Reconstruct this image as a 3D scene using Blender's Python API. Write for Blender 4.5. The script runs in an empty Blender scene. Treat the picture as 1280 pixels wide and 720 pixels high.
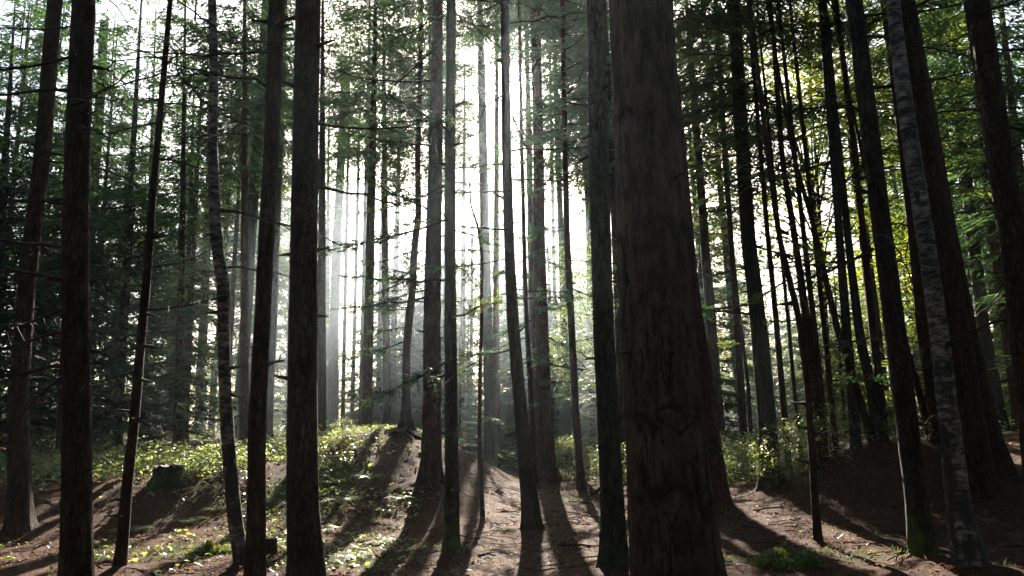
import bpy, math, random
import numpy as np
from mathutils import Vector, Matrix, Quaternion

rad = math.radians
scene = bpy.context.scene
col = scene.collection
random.seed(7)

# ------------------------------------------------------------------ camera
FPX, CX, CY = 985.0, 640.0, 360.0          # focal length in pixels of a 1280 wide frame
CAM_H, PITCH, ROLL = 1.6, 9.5, -1.6
cam_data = bpy.data.cameras.new('camera')
cam_data.sensor_width = 36.0
cam_data.lens = 36.0 * FPX / 1280.0
cam_data.clip_start = 0.05
cam_data.clip_end = 3000.0
cam = bpy.data.objects.new('camera', cam_data)
col.objects.link(cam)
CAM_R = (Matrix.Rotation(rad(90 + PITCH), 3, 'X') @ Matrix.Rotation(rad(ROLL), 3, 'Z'))
cam.matrix_world = Matrix.Translation((0, 0, CAM_H)) @ CAM_R.to_4x4()
scene.camera = cam
RM = np.array(CAM_R)


def ray(px, py):
    return RM @ np.array([(px - CX) / FPX, -(py - CY) / FPX, -1.0])


# ------------------------------------------------------------------ light
SUN_PX = (643.0, 112.0)
sd = ray(*SUN_PX)
sd /= np.linalg.norm(sd)
SUN_EL = math.asin(sd[2])
SUN_AZ = math.atan2(sd[0], sd[1])           # from +Y towards +X
SUN_STRENGTH, SKY_STRENGTH, EXPOSURE = 5.0, 0.055, 2.35
world = bpy.data.worlds.new('World')
scene.world = world
world.use_nodes = True
wn, wl = world.node_tree.nodes, world.node_tree.links
bg = wn['Background']
sky = wn.new('ShaderNodeTexSky')
sky.sky_type = 'NISHITA'
sky.sun_disc = False
sky.sun_elevation = SUN_EL
sky.sun_rotation = SUN_AZ
sky.air_density = 1.0
sky.dust_density = 2.0
# the sun itself and its aureole, where the sun lamp stands
geo = wn.new('ShaderNodeTexCoord')
dp = wn.new('ShaderNodeVectorMath')
dp.operation = 'DOT_PRODUCT'
dp.inputs[1].default_value = tuple(sd)
wl.new(geo.outputs['Generated'], dp.inputs[0])


def wmath(op, a, b):
    n = wn.new('ShaderNodeMath')
    n.operation = op
    for i, v in ((0, a), (1, b)):
        if isinstance(v, float):
            n.inputs[i].default_value = v
        else:
            wl.new(v, n.inputs[i])
    return n.outputs[0]


ang = wmath('ARCCOSINE', wmath('MINIMUM', dp.outputs['Value'], 1.0), 0.0)
glow = wmath('MULTIPLY', wmath('POWER', 2.718, wmath('MULTIPLY', ang, -1.0 / rad(0.8))), 500.0)
disc = wmath('MULTIPLY', wmath('LESS_THAN', ang, rad(0.3)), 9000.0)
tot = wmath('ADD', glow, disc)
cmb = wn.new('ShaderNodeCombineColor')
for i, f in enumerate((1.0, 0.95, 0.88)):
    wl.new(wmath('MULTIPLY', tot, f), cmb.inputs[i])
addc = wn.new('ShaderNodeVectorMath')
addc.operation = 'ADD'
wl.new(sky.outputs[0], addc.inputs[0])
wl.new(cmb.outputs[0], addc.inputs[1])
wl.new(addc.outputs[0], bg.inputs[0])
bg.inputs[1].default_value = SKY_STRENGTH
sun_data = bpy.data.lights.new('sun', 'SUN')
sun_data.energy = SUN_STRENGTH
sun_data.angle = rad(0.5)
sun_data.color = (1.0, 0.91, 0.77)
sun = bpy.data.objects.new('sun', sun_data)
col.objects.link(sun)
sun.rotation_euler = Vector(sd).to_track_quat('Z', 'Y').to_euler()
sun.location = Vector(sd) * 60
vs = scene.view_settings
vs.view_transform = 'Standard'
vs.look = 'None'
vs.gamma = 1.0
vs.exposure = EXPOSURE
cy = scene.cycles
cy.max_bounces = 5
cy.diffuse_bounces = 2
cy.glossy_bounces = 1
cy.transmission_bounces = 3
cy.volume_bounces = 1
cy.transparent_max_bounces = 4
cy.caustics_reflective = False
cy.caustics_refractive = False
cy.sample_clamp_indirect = 4.0
cy.use_denoising = True
HAZE_DENSITY, HAZE_G = 0.0004, 0.76


# ------------------------------------------------------------------ noise
def _hash(ix, iy, iz):
    h = (ix.astype(np.int64) * 374761393 + iy.astype(np.int64) * 668265263 + iz.astype(np.int64) * 2147483647) & 0xFFFFFFFF
    h = ((h ^ (h >> 13)) * 1274126177) & 0xFFFFFFFF
    h = h ^ (h >> 16)
    return (h & 0xFFFF) / 65535.0


def vnoise(x, y, z):
    x, y, z = np.broadcast_arrays(np.asarray(x, float), np.asarray(y, float), np.asarray(z, float))
    x0, y0, z0 = np.floor(x), np.floor(y), np.floor(z)
    fx, fy, fz = x - x0, y - y0, z - z0
    fx, fy, fz = [f * f * (3 - 2 * f) for f in (fx, fy, fz)]
    x0, y0, z0 = x0.astype(int), y0.astype(int), z0.astype(int)
    r = 0
    for i in (0, 1):
        for j in (0, 1):
            for k in (0, 1):
                w = (fx if i else 1 - fx) * (fy if j else 1 - fy) * (fz if k else 1 - fz)
                r = r + w * _hash(x0 + i, y0 + j, z0 + k)
    return r * 2 - 1


def fbm(x, y, z, o=4):
    r, a = 0, 1.0
    for k in range(o):
        r = r + a * vnoise(x * 2 ** k + 17 * k, y * 2 ** k - 9 * k, z * 2 ** k + 5 * k)
        a *= 0.5
    return r / 1.9


def sstep(a, b, x):
    t = np.clip((x - a) / (b - a), 0, 1)
    return t * t * (3 - 2 * t)


# ------------------------------------------------------------------ ground height
def ground(x, y):
    x, y = np.asarray(x, float), np.asarray(y, float)
    h = np.zeros(np.broadcast(x, y).shape)
    sx = np.where(x < -2.5, 2.7, 2.05)
    sy = np.where(y < 17.0, 3.3, 4.5)
    m1 = 1.42 * np.exp(-np.abs((x + 2.5) / sx) ** 2.2 - np.abs((y - 17.0) / sy) ** 2.2)
    lb = sstep(-1.8, -4.6, x) * (0.72 * sstep(11.8, 15.2, y) + 0.35 * sstep(15.5, 23, y))
    h = np.maximum(m1, lb) + 0.25 * np.minimum(m1, lb)
    sx = np.where(x < 6.4, 1.55, 2.6)
    sy = np.where(y < 14.4, 2.2, 3.0)
    m2 = 1.12 * np.exp(-np.abs((x - 6.4) / sx) ** 2.2 - np.abs((y - 14.4) / sy) ** 2.4)
    rb = sstep(8.0, 11.0, x) * 0.75 * sstep(12.5, 18, y)
    h = np.maximum(h, np.maximum(m2, rb))
    h = h + 0.07 * fbm(x * 0.6, y * 0.6, 3.1, 3) + 0.025 * fbm(x * 2.6, y * 2.6, 9.0, 3)
    far = sstep(60, 160, np.hypot(x, y))
    h = h + far * 1.5 * vnoise(x * 0.012, y * 0.012, 1.0)
    return h


BUMPS = []
base_ground = ground


def ground_b(x, y):
    """ground with the litter heaped round the trunk feet"""
    x, y = np.asarray(x, float), np.asarray(y, float)
    h = base_ground(x, y)
    for bx, by, r in BUMPS:
        q = (x - bx) ** 2 + (y - by) ** 2
        h = h + (.05 + .22 * r) * np.exp(-q / (2.2 * r + .12) ** 2)
    return h + (0.03 * np.abs(fbm(x * 3.1, y * 3.1, 8.0, 3)) if BUMPS else 0)


def hit_ground(px, py):
    d = ray(px, py)
    t = np.linspace(3, 90, 6000)
    z = CAM_H + t * d[2]
    g = ground(t * d[0], t * d[1])
    i = np.argmax(z < g)
    return np.array([t[i] * d[0], t[i] * d[1], g[i]])


# ------------------------------------------------------------------ mesh helpers
class MB:
    """collects vertices and faces (triangles or quads) with a material slot each"""

    def __init__(self):
        self.v, self.q, self.t, self.n = [], [], [], 0

    def add(self, v, quads=None, tris=None, mat=0):
        v = np.asarray(v, np.float32).reshape(-1, 3)
        if quads is not None and len(quads):
            self.q.append((np.asarray(quads, np.int32) + self.n, mat))
        if tris is not None and len(tris):
            self.t.append((np.asarray(tris, np.int32) + self.n, mat))
        self.v.append(v)
        self.n += len(v)

    def mesh(self, name, mats, smooth=False, attrs=None):
        me = bpy.data.meshes.new(name)
        v = np.concatenate(self.v)
        me.vertices.add(len(v))
        me.vertices.foreach_set('co', v.ravel())
        idx, start, mi, pos = [], [], [], 0
        for arr, k in ((self.q, 4), (self.t, 3)):
            for f, m in arr:
                idx.append(f.ravel())
                start.append(pos + np.arange(len(f)) * k)
                mi.append(np.full(len(f), m))
                pos += f.size
        idx, start, mi = np.concatenate(idx), np.concatenate(start), np.concatenate(mi)
        me.loops.add(len(idx))
        me.loops.foreach_set('vertex_index', idx.astype(np.int32))
        me.polygons.add(len(start))
        me.polygons.foreach_set('loop_start', start.astype(np.int32))
        me.polygons.foreach_set('material_index', mi.astype(np.int32))
        me.polygons.foreach_set('use_smooth', np.full(len(start), smooth, bool))
        for m in mats:
            me.materials.append(m)
        for an, av in (attrs or {}).items():
            a = me.attributes.new(an, 'FLOAT', 'POINT')
            a.data.foreach_set('value', np.asarray(av, np.float32))
        me.update()
        return me


def link(name, data, parent=None, loc=None, label=None, cat=None, group=None, kind=None):
    o = bpy.data.objects.new(name, data)
    col.objects.link(o)
    if parent is not None:
        o.parent = parent
    if loc is not None:
        o.location = loc
    for k, val in (('label', label), ('category', cat), ('group', group), ('kind', kind)):
        if val:
            o[k] = val
    return o


def norm(a):
    return a / np.maximum(np.linalg.norm(a, axis=-1, keepdims=True), 1e-9)


def tube(mb, pts, r, sides=5, mat=0, cap=False):
    pts, r = np.asarray(pts, float), np.asarray(r, float)
    n = len(pts)
    tan = norm(np.gradient(pts, axis=0))
    up = np.array([0.0, 0, 1.0]) if abs(tan[0][2]) < 0.8 else np.array([1.0, 0, 0])
    a = norm(np.cross(tan, up))
    b = np.cross(tan, a)
    th = np.arange(sides) * 2 * math.pi / sides
    ring = pts[:, None] + r[:, None, None] * (a[:, None] * np.cos(th)[None, :, None] + b[:, None] * np.sin(th)[None, :, None])
    i = np.arange(n - 1)[:, None] * sides
    j = np.arange(sides)[None]
    k = (j + 1) % sides
    q = np.stack([i + j, i + k, i + sides + k, i + sides + j], -1).reshape(-1, 4)
    mb.add(ring.reshape(-1, 3), q, mat=mat)


def leaves(mb, c, d, s, l, w, mat=0, fold=0.0):
    """lozenge leaves: root c, direction d, side s, length l, width w"""
    c, d, s = np.asarray(c), norm(np.asarray(d)), np.asarray(s)
    s = norm(s - (s * d).sum(-1, keepdims=True) * d)
    l, w = np.asarray(l)[:, None], np.asarray(w)[:, None]
    n = np.cross(d, s)
    m = c + d * l * 0.45
    v = np.stack([c, m + s * w * 0.5 + n * w * fold, c + d * l, m - s * w * 0.5 + n * w * fold], 1)
    k = np.arange(len(c))[:, None] * 4
    if fold:
        f = np.concatenate([k + np.array([[0, 1, 2]]), k + np.array([[0, 2, 3]])])
        mb.add(v.reshape(-1, 3), tris=f, mat=mat)
    else:
        mb.add(v.reshape(-1, 3), k + np.array([[0, 1, 2, 3]]), mat=mat)


# ------------------------------------------------------------------ materials
def new_mat(name):
    m = bpy.data.materials.new(name)
    m.use_nodes = True
    nt = m.node_tree
    nt.nodes.clear()
    out = nt.nodes.new('ShaderNodeOutputMaterial')
    return m, nt, out


def N(nt, typ, **kw):
    n = nt.nodes.new(typ)
    for k, v in kw.items():
        if k in n.inputs:
            n.inputs[k].default_value = v
        else:
            setattr(n, k, v)
    return n


def ramp(nt, src, stops):
    r = nt.nodes.new('ShaderNodeValToRGB')
    e = r.color_ramp.elements
    while len(e) < len(stops):
        e.new(0.5)
    for el, (p, c) in zip(e, stops):
        el.position = p
        el.color = (*c, 1) if len(c) == 3 else c
    nt.links.new(src, r.inputs[0])
    return r.outputs[0]


def mixc(nt, fac, a, b, mode='MIX'):
    m = nt.nodes.new('ShaderNodeMix')
    m.data_type = 'RGBA'
    m.blend_type = mode
    for k, val in ((0, fac), (6, a), (7, b)):
        if hasattr(val, 'is_linked') or hasattr(val, 'links'):
            nt.links.new(val, m.inputs[k])
        else:
            m.inputs[k].default_value = val if not isinstance(val, tuple) else (*val, 1)
    return m.outputs[2]


def mathn(nt, op, a, b=None, clamp=False):
    m = nt.nodes.new('ShaderNodeMath')
    m.operation = op
    m.use_clamp = clamp
    for k, val in ((0, a), (1, b)):
        if val is None:
            continue
        if hasattr(val, 'links'):
            nt.links.new(val, m.inputs[k])
        else:
            m.inputs[k].default_value = val
    return m.outputs[0]


def bark_mat(name, dark, light, moss=0.0, moss_h=0.8, scale=1.0, crack=1.0, bump=0.02, ring=1.0):
    m, nt, out = new_mat(name)
    L = nt.links.new
    tc = N(nt, 'ShaderNodeTexCoord')
    mp = N(nt, 'ShaderNodeMapping')
    mp.inputs['Scale'].default_value = (1, 1, 0.28)
    L(tc.outputs['Object'], mp.inputs[0])
    n1 = N(nt, 'ShaderNodeTexNoise', Scale=14 * scale, Detail=7.0, Roughness=0.65)
    L(mp.outputs[0], n1.inputs[0])
    vo = N(nt, 'ShaderNodeTexVoronoi', feature='DISTANCE_TO_EDGE', Scale=22 * scale)
    wp = N(nt, 'ShaderNodeMix', data_type='VECTOR')
    wp.inputs[0].default_value = 0.10
    L(mp.outputs[0], wp.inputs[4])
    L(n1.outputs['Color'], wp.inputs[5])
    L(wp.outputs[1], vo.inputs[0])
    mp2 = N(nt, 'ShaderNodeMapping')
    mp2.inputs['Scale'].default_value = (1.5, 1.5, 16)
    L(tc.outputs['Object'], mp2.inputs[0])
    n2 = N(nt, 'ShaderNodeTexNoise', Scale=5.0 * scale, Detail=4.0, Roughness=0.6)
    L(mp2.outputs[0], n2.inputs[0])
    n3 = N(nt, 'ShaderNodeTexNoise', Scale=1.6, Detail=3.0)
    L(tc.outputs['Object'], n3.inputs[0])
    base = ramp(nt, n1.outputs[0], [(0.3, dark), (0.7, light)])
    cr = ramp(nt, vo.outputs[0], [(0.0, (1 - .65 * crack,) * 3), (0.16, (1, 1, 1))])
    c = mixc(nt, 1.0, base, cr, 'MULTIPLY')
    rg = ramp(nt, n2.outputs[0], [(0.35, (0.72, 0.72, 0.72)), (0.65, (1.12, 1.1, 1.08))])
    c = mixc(nt, ring, c, rg, 'MULTIPLY')
    bl = ramp(nt, n3.outputs[0], [(0.35, (0.75, 0.8, 0.78)), (0.7, (1.15, 1.05, 1.0))])
    c = mixc(nt, 1.0, c, bl, 'MULTIPLY')
    at = N(nt, 'ShaderNodeAttribute', attribute_name='scar')
    c = mixc(nt, at.outputs['Fac'], c, (0.012, 0.010, 0.009))
    if moss > 0:
        sp = N(nt, 'ShaderNodeSeparateXYZ')
        L(tc.outputs['Object'], sp.inputs[0])
        hz = mathn(nt, 'SUBTRACT', 1.0, mathn(nt, 'DIVIDE', sp.outputs[2], moss_h), True)
        n4 = N(nt, 'ShaderNodeTexNoise', Scale=7.0, Detail=5.0)
        L(tc.outputs['Object'], n4.inputs[0])
        f = mathn(nt, 'MULTIPLY', mathn(nt, 'SUBTRACT', mathn(nt, 'ADD', mathn(nt, 'MULTIPLY', n4.outputs[0], 1.7), hz), 1.35), 3.0 * moss, True)
        mc = ramp(nt, n1.outputs[0], [(0.3, (0.045, 0.075, 0.012)), (0.75, (0.13, 0.17, 0.02))])
        c = mixc(nt, f, c, mc)
    b = N(nt, 'ShaderNodeBsdfPrincipled', Roughness=0.88)
    b.inputs['Specular IOR Level'].default_value = 0.25
    L(c, b.inputs['Base Color'])
    hsum = mathn(nt, 'ADD', mathn(nt, 'MULTIPLY', mathn(nt, 'MINIMUM', vo.outputs[0], 0.2), 3.0 * crack), n1.outputs[0])
    hsum = mathn(nt, 'ADD', hsum, mathn(nt, 'MULTIPLY', n2.outputs[0], 0.5 * ring))
    bp = N(nt, 'ShaderNodeBump', Strength=0.9, Distance=bump)
    L(hsum, bp.inputs['Height'])
    L(bp.outputs[0], b.inputs['Normal'])
    L(b.outputs[0], out.inputs[0])
    return m


def birch_mat():
    m, nt, out = new_mat('birch_bark')
    L = nt.links.new
    tc = N(nt, 'ShaderNodeTexCoord')
    sp = N(nt, 'ShaderNodeSeparateXYZ')
    L(tc.outputs['Object'], sp.inputs[0])
    mp = N(nt, 'ShaderNodeMapping')
    mp.inputs['Scale'].default_value = (1.3, 1.3, 3.4)
    L(tc.outputs['Object'], mp.inputs[0])
    n1 = N(nt, 'ShaderNodeTexNoise', Scale=5.0, Detail=8.0, Roughness=0.78)
    L(mp.outputs[0], n1.inputs[0])
    mp2 = N(nt, 'ShaderNodeMapping')
    mp2.inputs['Scale'].default_value = (1, 1, 0.35)
    L(tc.outputs['Object'], mp2.inputs[0])
    n2 = N(nt, 'ShaderNodeTexNoise', Scale=9.0, Detail=5.0)
    L(mp2.outputs[0], n2.inputs[0])
    n3 = N(nt, 'ShaderNodeTexNoise', Scale=2.2, Detail=2.0)
    L(tc.outputs['Object'], n3.inputs[0])
    c = ramp(nt, n1.outputs[0], [(0.45, (0.022, 0.018, 0.015)), (0.53, (0.20, 0.16, 0.125)), (0.68, (0.52, 0.44, 0.36))])
    c = mixc(nt, 1.0, c, ramp(nt, n3.outputs[0], [(0.36, (0.45, 0.46, 0.44)), (0.6, (1.1, 1.02, .98))]), 'MULTIPLY')
    hz = mathn(nt, 'SUBTRACT', 1.0, mathn(nt, 'DIVIDE', sp.outputs[2], 2.6), True)
    f = mathn(nt, 'MULTIPLY', mathn(nt, 'SUBTRACT', mathn(nt, 'ADD', n2.outputs[0], mathn(nt, 'MULTIPLY', hz, 0.22)), 0.64), 14.0, True)
    c = mixc(nt, f, c, (0.028, 0.022, 0.018))
    b = N(nt, 'ShaderNodeBsdfPrincipled', Roughness=0.75)
    L(c, b.inputs['Base Color'])
    bp = N(nt, 'ShaderNodeBump', Strength=0.7, Distance=0.012)
    L(mathn(nt, 'SUBTRACT', n1.outputs[0], f), bp.inputs['Height'])
    L(bp.outputs[0], b.inputs['Normal'])
    L(b.outputs[0], out.inputs[0])
    return m


def leaf_mat(name, stops, trans, tfac=0.4, gloss=0.06, rough=0.45):
    """stops: reflected colour over a per-leaf random value; trans: colour of light coming through"""
    m, nt, out = new_mat(name)
    L = nt.links.new
    ge = N(nt, 'ShaderNodeNewGeometry')
    oi = N(nt, 'ShaderNodeObjectInfo')
    r = mathn(nt, 'FRACT', mathn(nt, 'ADD', ge.outputs['Random Per Island'], oi.outputs['Random']))
    c = ramp(nt, r, stops)
    d = N(nt, 'ShaderNodeBsdfDiffuse')
    L(c, d.inputs[0])
    t = N(nt, 'ShaderNodeBsdfTranslucent')
    tcol = mixc(nt, r, tuple(x * 0.7 for x in trans), trans)
    L(tcol, t.inputs[0])
    mx = N(nt, 'ShaderNodeMixShader')
    mx.inputs[0].default_value = tfac
    L(d.outputs[0], mx.inputs[1])
    L(t.outputs[0], mx.inputs[2])
    g = N(nt, 'ShaderNodeBsdfGlossy', Roughness=rough)
    mg = N(nt, 'ShaderNodeMixShader')
    mg.inputs[0].default_value = gloss
    L(mx.outputs[0], mg.inputs[1])
    L(g.outputs[0], mg.inputs[2])
    L(mg.outputs[0], out.inputs[0])
    return m


M = {}
M['bark'] = bark_mat('bark_brown', (0.034, 0.018, 0.011), (0.12, 0.066, 0.041))
M['bark_red'] = bark_mat('bark_reddish', (0.06, 0.028, 0.018), (0.19, 0.092, 0.06))
M['bark_grey'] = bark_mat('bark_greyish', (0.035, 0.03, 0.026), (0.12, 0.105, 0.09))
M['bark_moss'] = bark_mat('bark_mossy_foot', (0.030, 0.022, 0.016), (0.10, 0.075, 0.055), moss=1.0, moss_h=0.9)
M['bark_green'] = bark_mat('bark_algae', (0.028, 0.026, 0.016), (0.085, 0.08, 0.048), moss=0.3, moss_h=0.7)
M['bark_big'] = bark_mat('bark_old_pine', (0.045, 0.025, 0.016), (0.17, 0.098, 0.064), scale=0.9, crack=0.25, bump=0.03, ring=.35)
M['bark_twig'] = bark_mat('bark_twig', (0.03, 0.022, 0.017), (0.08, 0.06, 0.048), crack=0.2, bump=0.004)
M['birch'] = birch_mat()
M['moss'] = bark_mat('moss_wood', (0.035, 0.03, 0.015), (0.09, 0.09, 0.03), moss=1.5, moss_h=1.2)
M['needle'] = leaf_mat('needles', [(0.0, (0.018, 0.042, 0.028)), (0.6, (0.032, 0.065, 0.038)), (1.0, (0.055, 0.09, 0.042))], (0.12, 0.24, 0.055), 0.32)
M['needle_warm'] = leaf_mat('needles_warm', [(0.0, (0.035, 0.06, 0.022)), (1.0, (0.09, 0.11, 0.03))], (0.30, 0.40, 0.06), 0.42)
M['broadleaf'] = leaf_mat('broad_leaves', [(0.0, (0.04, 0.075, 0.02)), (1.0, (0.09, 0.13, 0.03))], (0.36, 0.50, 0.05), 0.45, 0.08, 0.4)
M['yellow_leaf'] = leaf_mat('yellow_leaves', [(0.0, (0.08, 0.11, 0.02)), (1.0, (0.14, 0.15, 0.03))], (0.55, 0.62, 0.06), 0.5, 0.06)
M['bramble'] = leaf_mat('bramble_leaves', [(0.0, (0.035, 0.07, 0.02)), (0.8, (0.09, 0.12, 0.03)), (1.0, (0.17, 0.12, 0.04))], (0.55, 0.64, 0.14), 0.5, 0.12, 0.35)
M['grass'] = leaf_mat('grass_blades', [(0.0, (0.05, 0.075, 0.018)), (0.7, (0.10, 0.11, 0.03)), (1.0, (0.18, 0.15, 0.07))], (0.28, 0.30, 0.05), 0.4, 0.05)
M['rust'] = leaf_mat('rust_fronds', [(0.0, (0.16, 0.055, 0.015)), (1.0, (0.26, 0.11, 0.03))], (0.50, 0.16, 0.03), 0.45, 0.03)
M['litter'] = leaf_mat('litter_leaves', [(0.0, (0.03, 0.016, 0.011)), (0.55, (0.12, 0.060, 0.036)), (0.88, (0.27, 0.15, 0.09)), (1.0, (0.36, 0.25, 0.16))], (0.50, 0.26, 0.13), 0.3, 0.035, 0.45)


def ground_mat():
    m, nt, out = new_mat('forest_floor')
    L = nt.links.new
    tc = N(nt, 'ShaderNodeTexCoord')
    n1 = N(nt, 'ShaderNodeTexNoise', Scale=26.0, Detail=8.0, Roughness=0.75)
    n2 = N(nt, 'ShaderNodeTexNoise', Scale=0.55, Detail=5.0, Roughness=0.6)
    n3 = N(nt, 'ShaderNodeTexNoise', Scale=0.9, Detail=6.0, Roughness=0.65)
    vo = N(nt, 'ShaderNodeTexVoronoi', Scale=34.0)
    for n in (n1, n2, n3, vo):
        L(tc.outputs['Object'], n.inputs[0])
    c = ramp(nt, n1.outputs[0], [(0.32, (0.022, 0.010, 0.006)), (0.50, (0.10, 0.048, 0.029)), (0.70, (0.24, 0.13, 0.080))])
    vc = ramp(nt, vo.outputs['Color'], [(0.0, (0.7, 0.66, 0.62)), (1.0, (1.2, 1.1, 1.0))])
    c = mixc(nt, 1.0, c, vc, 'MULTIPLY')
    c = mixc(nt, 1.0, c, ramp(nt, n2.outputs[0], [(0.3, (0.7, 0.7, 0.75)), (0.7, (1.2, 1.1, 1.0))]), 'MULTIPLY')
    at = N(nt, 'ShaderNodeAttribute', attribute_name='green')
    f = mathn(nt, 'MULTIPLY', mathn(nt, 'SUBTRACT', mathn(nt, 'ADD', n3.outputs[0], at.outputs['Fac']), 0.78), 5.0, True)
    mc = ramp(nt, n1.outputs[0], [(0.3, (0.03, 0.045, 0.012)), (0.7, (0.10, 0.12, 0.025))])
    c = mixc(nt, f, c, mc)
    b = N(nt, 'ShaderNodeBsdfPrincipled', Roughness=0.85)
    b.inputs['Specular IOR Level'].default_value = 0.08
    L(c, b.inputs['Base Color'])
    bp = N(nt, 'ShaderNodeBump', Strength=1.0, Distance=0.055)
    L(n1.outputs[0], bp.inputs['Height'])
    L(bp.outputs[0], b.inputs['Normal'])
    L(b.outputs[0], out.inputs[0])
    return m


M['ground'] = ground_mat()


# ------------------------------------------------------------------ where the green patches of the floor are
GREEN = []          # (x, y, rx, ry, strength)
for px, py, rx, ry, s in [(400, 610, 1.3, 2.0, .55), (470, 650, 1.0, 1.6, .35), (430, 700, 1.3, 1.0, .5), (250, 690, 1.2, .9, .5),
                          (1000, 695, 1.4, .45, .55), (1090, 700, 1.0, .5, .4), (930, 700, .9, .4, .5), (1245, 715, .5, .4, .5),
                          (720, 625, .8, .7, .5), (130, 690, .9, 1.0, .35), (230, 640, .8, .7, .3), (560, 690, .4, .4, .5), (1175, 700, .5, .5, .4)]:
    p = hit_ground(px, py)
    GREEN.append((p[0], p[1], rx, ry, s))
for x, y, rx, ry, s in [(-8, 18, 6, 3.2, .6), (-3.4, 15.6, 1.2, 2, .3), (6, 24, 9, 4, .6), (2, 24, 3, 4, .5), (-12, 26, 9, 5, .5), (14, 26, 6, 5, .4)]:
    GREEN.append((x, y, rx, ry, s))


def greenness(x, y):
    g = np.zeros(np.shape(x))
    for gx, gy, rx, ry, s in GREEN:
        g = np.maximum(g, s * np.exp(-((x - gx) / rx) ** 2 - ((y - gy) / ry) ** 2))
    return g + 0.25 * sstep(28, 40, np.hypot(x, y))


def build_ground():
    ax = np.concatenate([-np.geomspace(320, 16, 36), np.arange(-15.6, 15.7, 0.085), np.geomspace(16, 320, 36)])
    ay = np.concatenate([-np.geomspace(320, 4, 30), np.arange(-3, 5, 0.5), np.arange(5, 24, 0.075), np.geomspace(24, 320, 60)])
    X, Y = np.meshgrid(ax, ay)
    Z = ground_b(X, Y)
    near = (np.abs(X) < 15.6) & (Y > 4) & (Y < 26)
    Z = Z + near * (0.034 * fbm(X * 4, Y * 4, 2.0, 4) + 0.016 * np.abs(fbm(X * 11, Y * 11, 6.0, 2)))
    nx, ny = len(ax), len(ay)
    i, j = np.meshgrid(np.arange(ny - 1), np.arange(nx - 1), indexing='ij')
    a = (i * nx + j).ravel()
    mb = MB()
    mb.add(np.stack([X.ravel(), Y.ravel(), Z.ravel()], -1), np.stack([a, a + 1, a + nx + 1, a + nx], -1))
    me = mb.mesh('ground', [M['ground']], True, {'green': greenness(X.ravel(), Y.ravel())})
    link('ground', me, kind='structure')



# ------------------------------------------------------------------ trunks
def trunk_mesh(zs, xs, rs, H, name, mat, seed, sides=14, dz=0.10, zfine=9.0, rough=0.05, flare=0.35, roots=5, special=None):
    """zs: heights above the base; xs: sideways offset; rs: radius. The trunk stands on local z = 0."""
    fine = np.arange(-0.35, min(zfine, H), dz)
    coarse = np.arange(min(zfine, H), H, 0.5)
    z = np.concatenate([fine, coarse, [H]])
    zd = np.linspace(-0.35, H, 600)
    k = np.hanning(31)
    k /= k.sum()

    def sm(vals):
        v = np.interp(zd, zs, vals)
        lo = (zd < zs[0])
        v[lo] = vals[0] + (zd[lo] - zs[0]) * (vals[1] - vals[0]) / max(zs[1] - zs[0], 1e-3) * 0.5
        vp = np.pad(v, 15, mode='reflect', reflect_type='odd')
        return np.convolve(vp, k, 'valid')
    cx = np.interp(z, zd, sm(xs))
    r = np.interp(z, zd, np.interp(zd, zs, rs))
    th = np.arange(sides) * 2 * math.pi / sides
    Zg, T = np.meshgrid(z, th, indexing='ij')
    ph = seed * 1.7
    fl = np.exp(-np.maximum(Zg, -.1) / (0.55 * (0.15 + r[0]) + 0.08))
    lobes = 0.5 + 0.5 * np.cos(roots * T + ph + 0.8 * np.sin(T * 2 + ph))
    rr = r[:, None] * (1 + flare * fl * (0.45 + 0.9 * lobes))
    ct, st = np.cos(T), np.sin(T)
    R0 = r[:, None] + 0.02
    n = fbm(ct * 1.6 + seed, st * 1.6, Zg * 0.9, 2) * 0.6 + fbm(ct * R0 * 16 + seed, st * R0 * 16, Zg * 6, 3) * 0.7
    # slight swellings where branch whorls were shed
    wh = np.sin(Zg * (2 * math.pi / (0.55 + 0.1 * math.sin(seed))) + 2 * vnoise(Zg * .8, seed, 0.0))
    rr = rr * (1 + rough * n + 0.018 * np.maximum(wh, 0) ** 6)
    scar = None
    if special:
        rr, scar = special(Zg, T, rr, cx)
    wob = 0.25 * r[:, None] * vnoise(z * 0.5, seed * 3.1, 0.0)[:, None]
    P = np.stack([cx[:, None] + rr * ct, wob + rr * st, Zg], -1)
    mb = MB()
    i = np.arange(len(z) - 1)[:, None] * sides
    j = np.arange(sides)[None]
    kk = (j + 1) % sides
    q = np.stack([i + j, i + kk, i + sides + kk, i + sides + j], -1).reshape(-1, 4)
    mb.add(P.reshape(-1, 3), q)
    return mb.mesh(name, [mat], True, {'scar': scar.ravel()} if scar is not None else None), (lambda h: float(np.interp(h, z, cx))), (lambda h: float(np.interp(h, z, r)))


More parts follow.
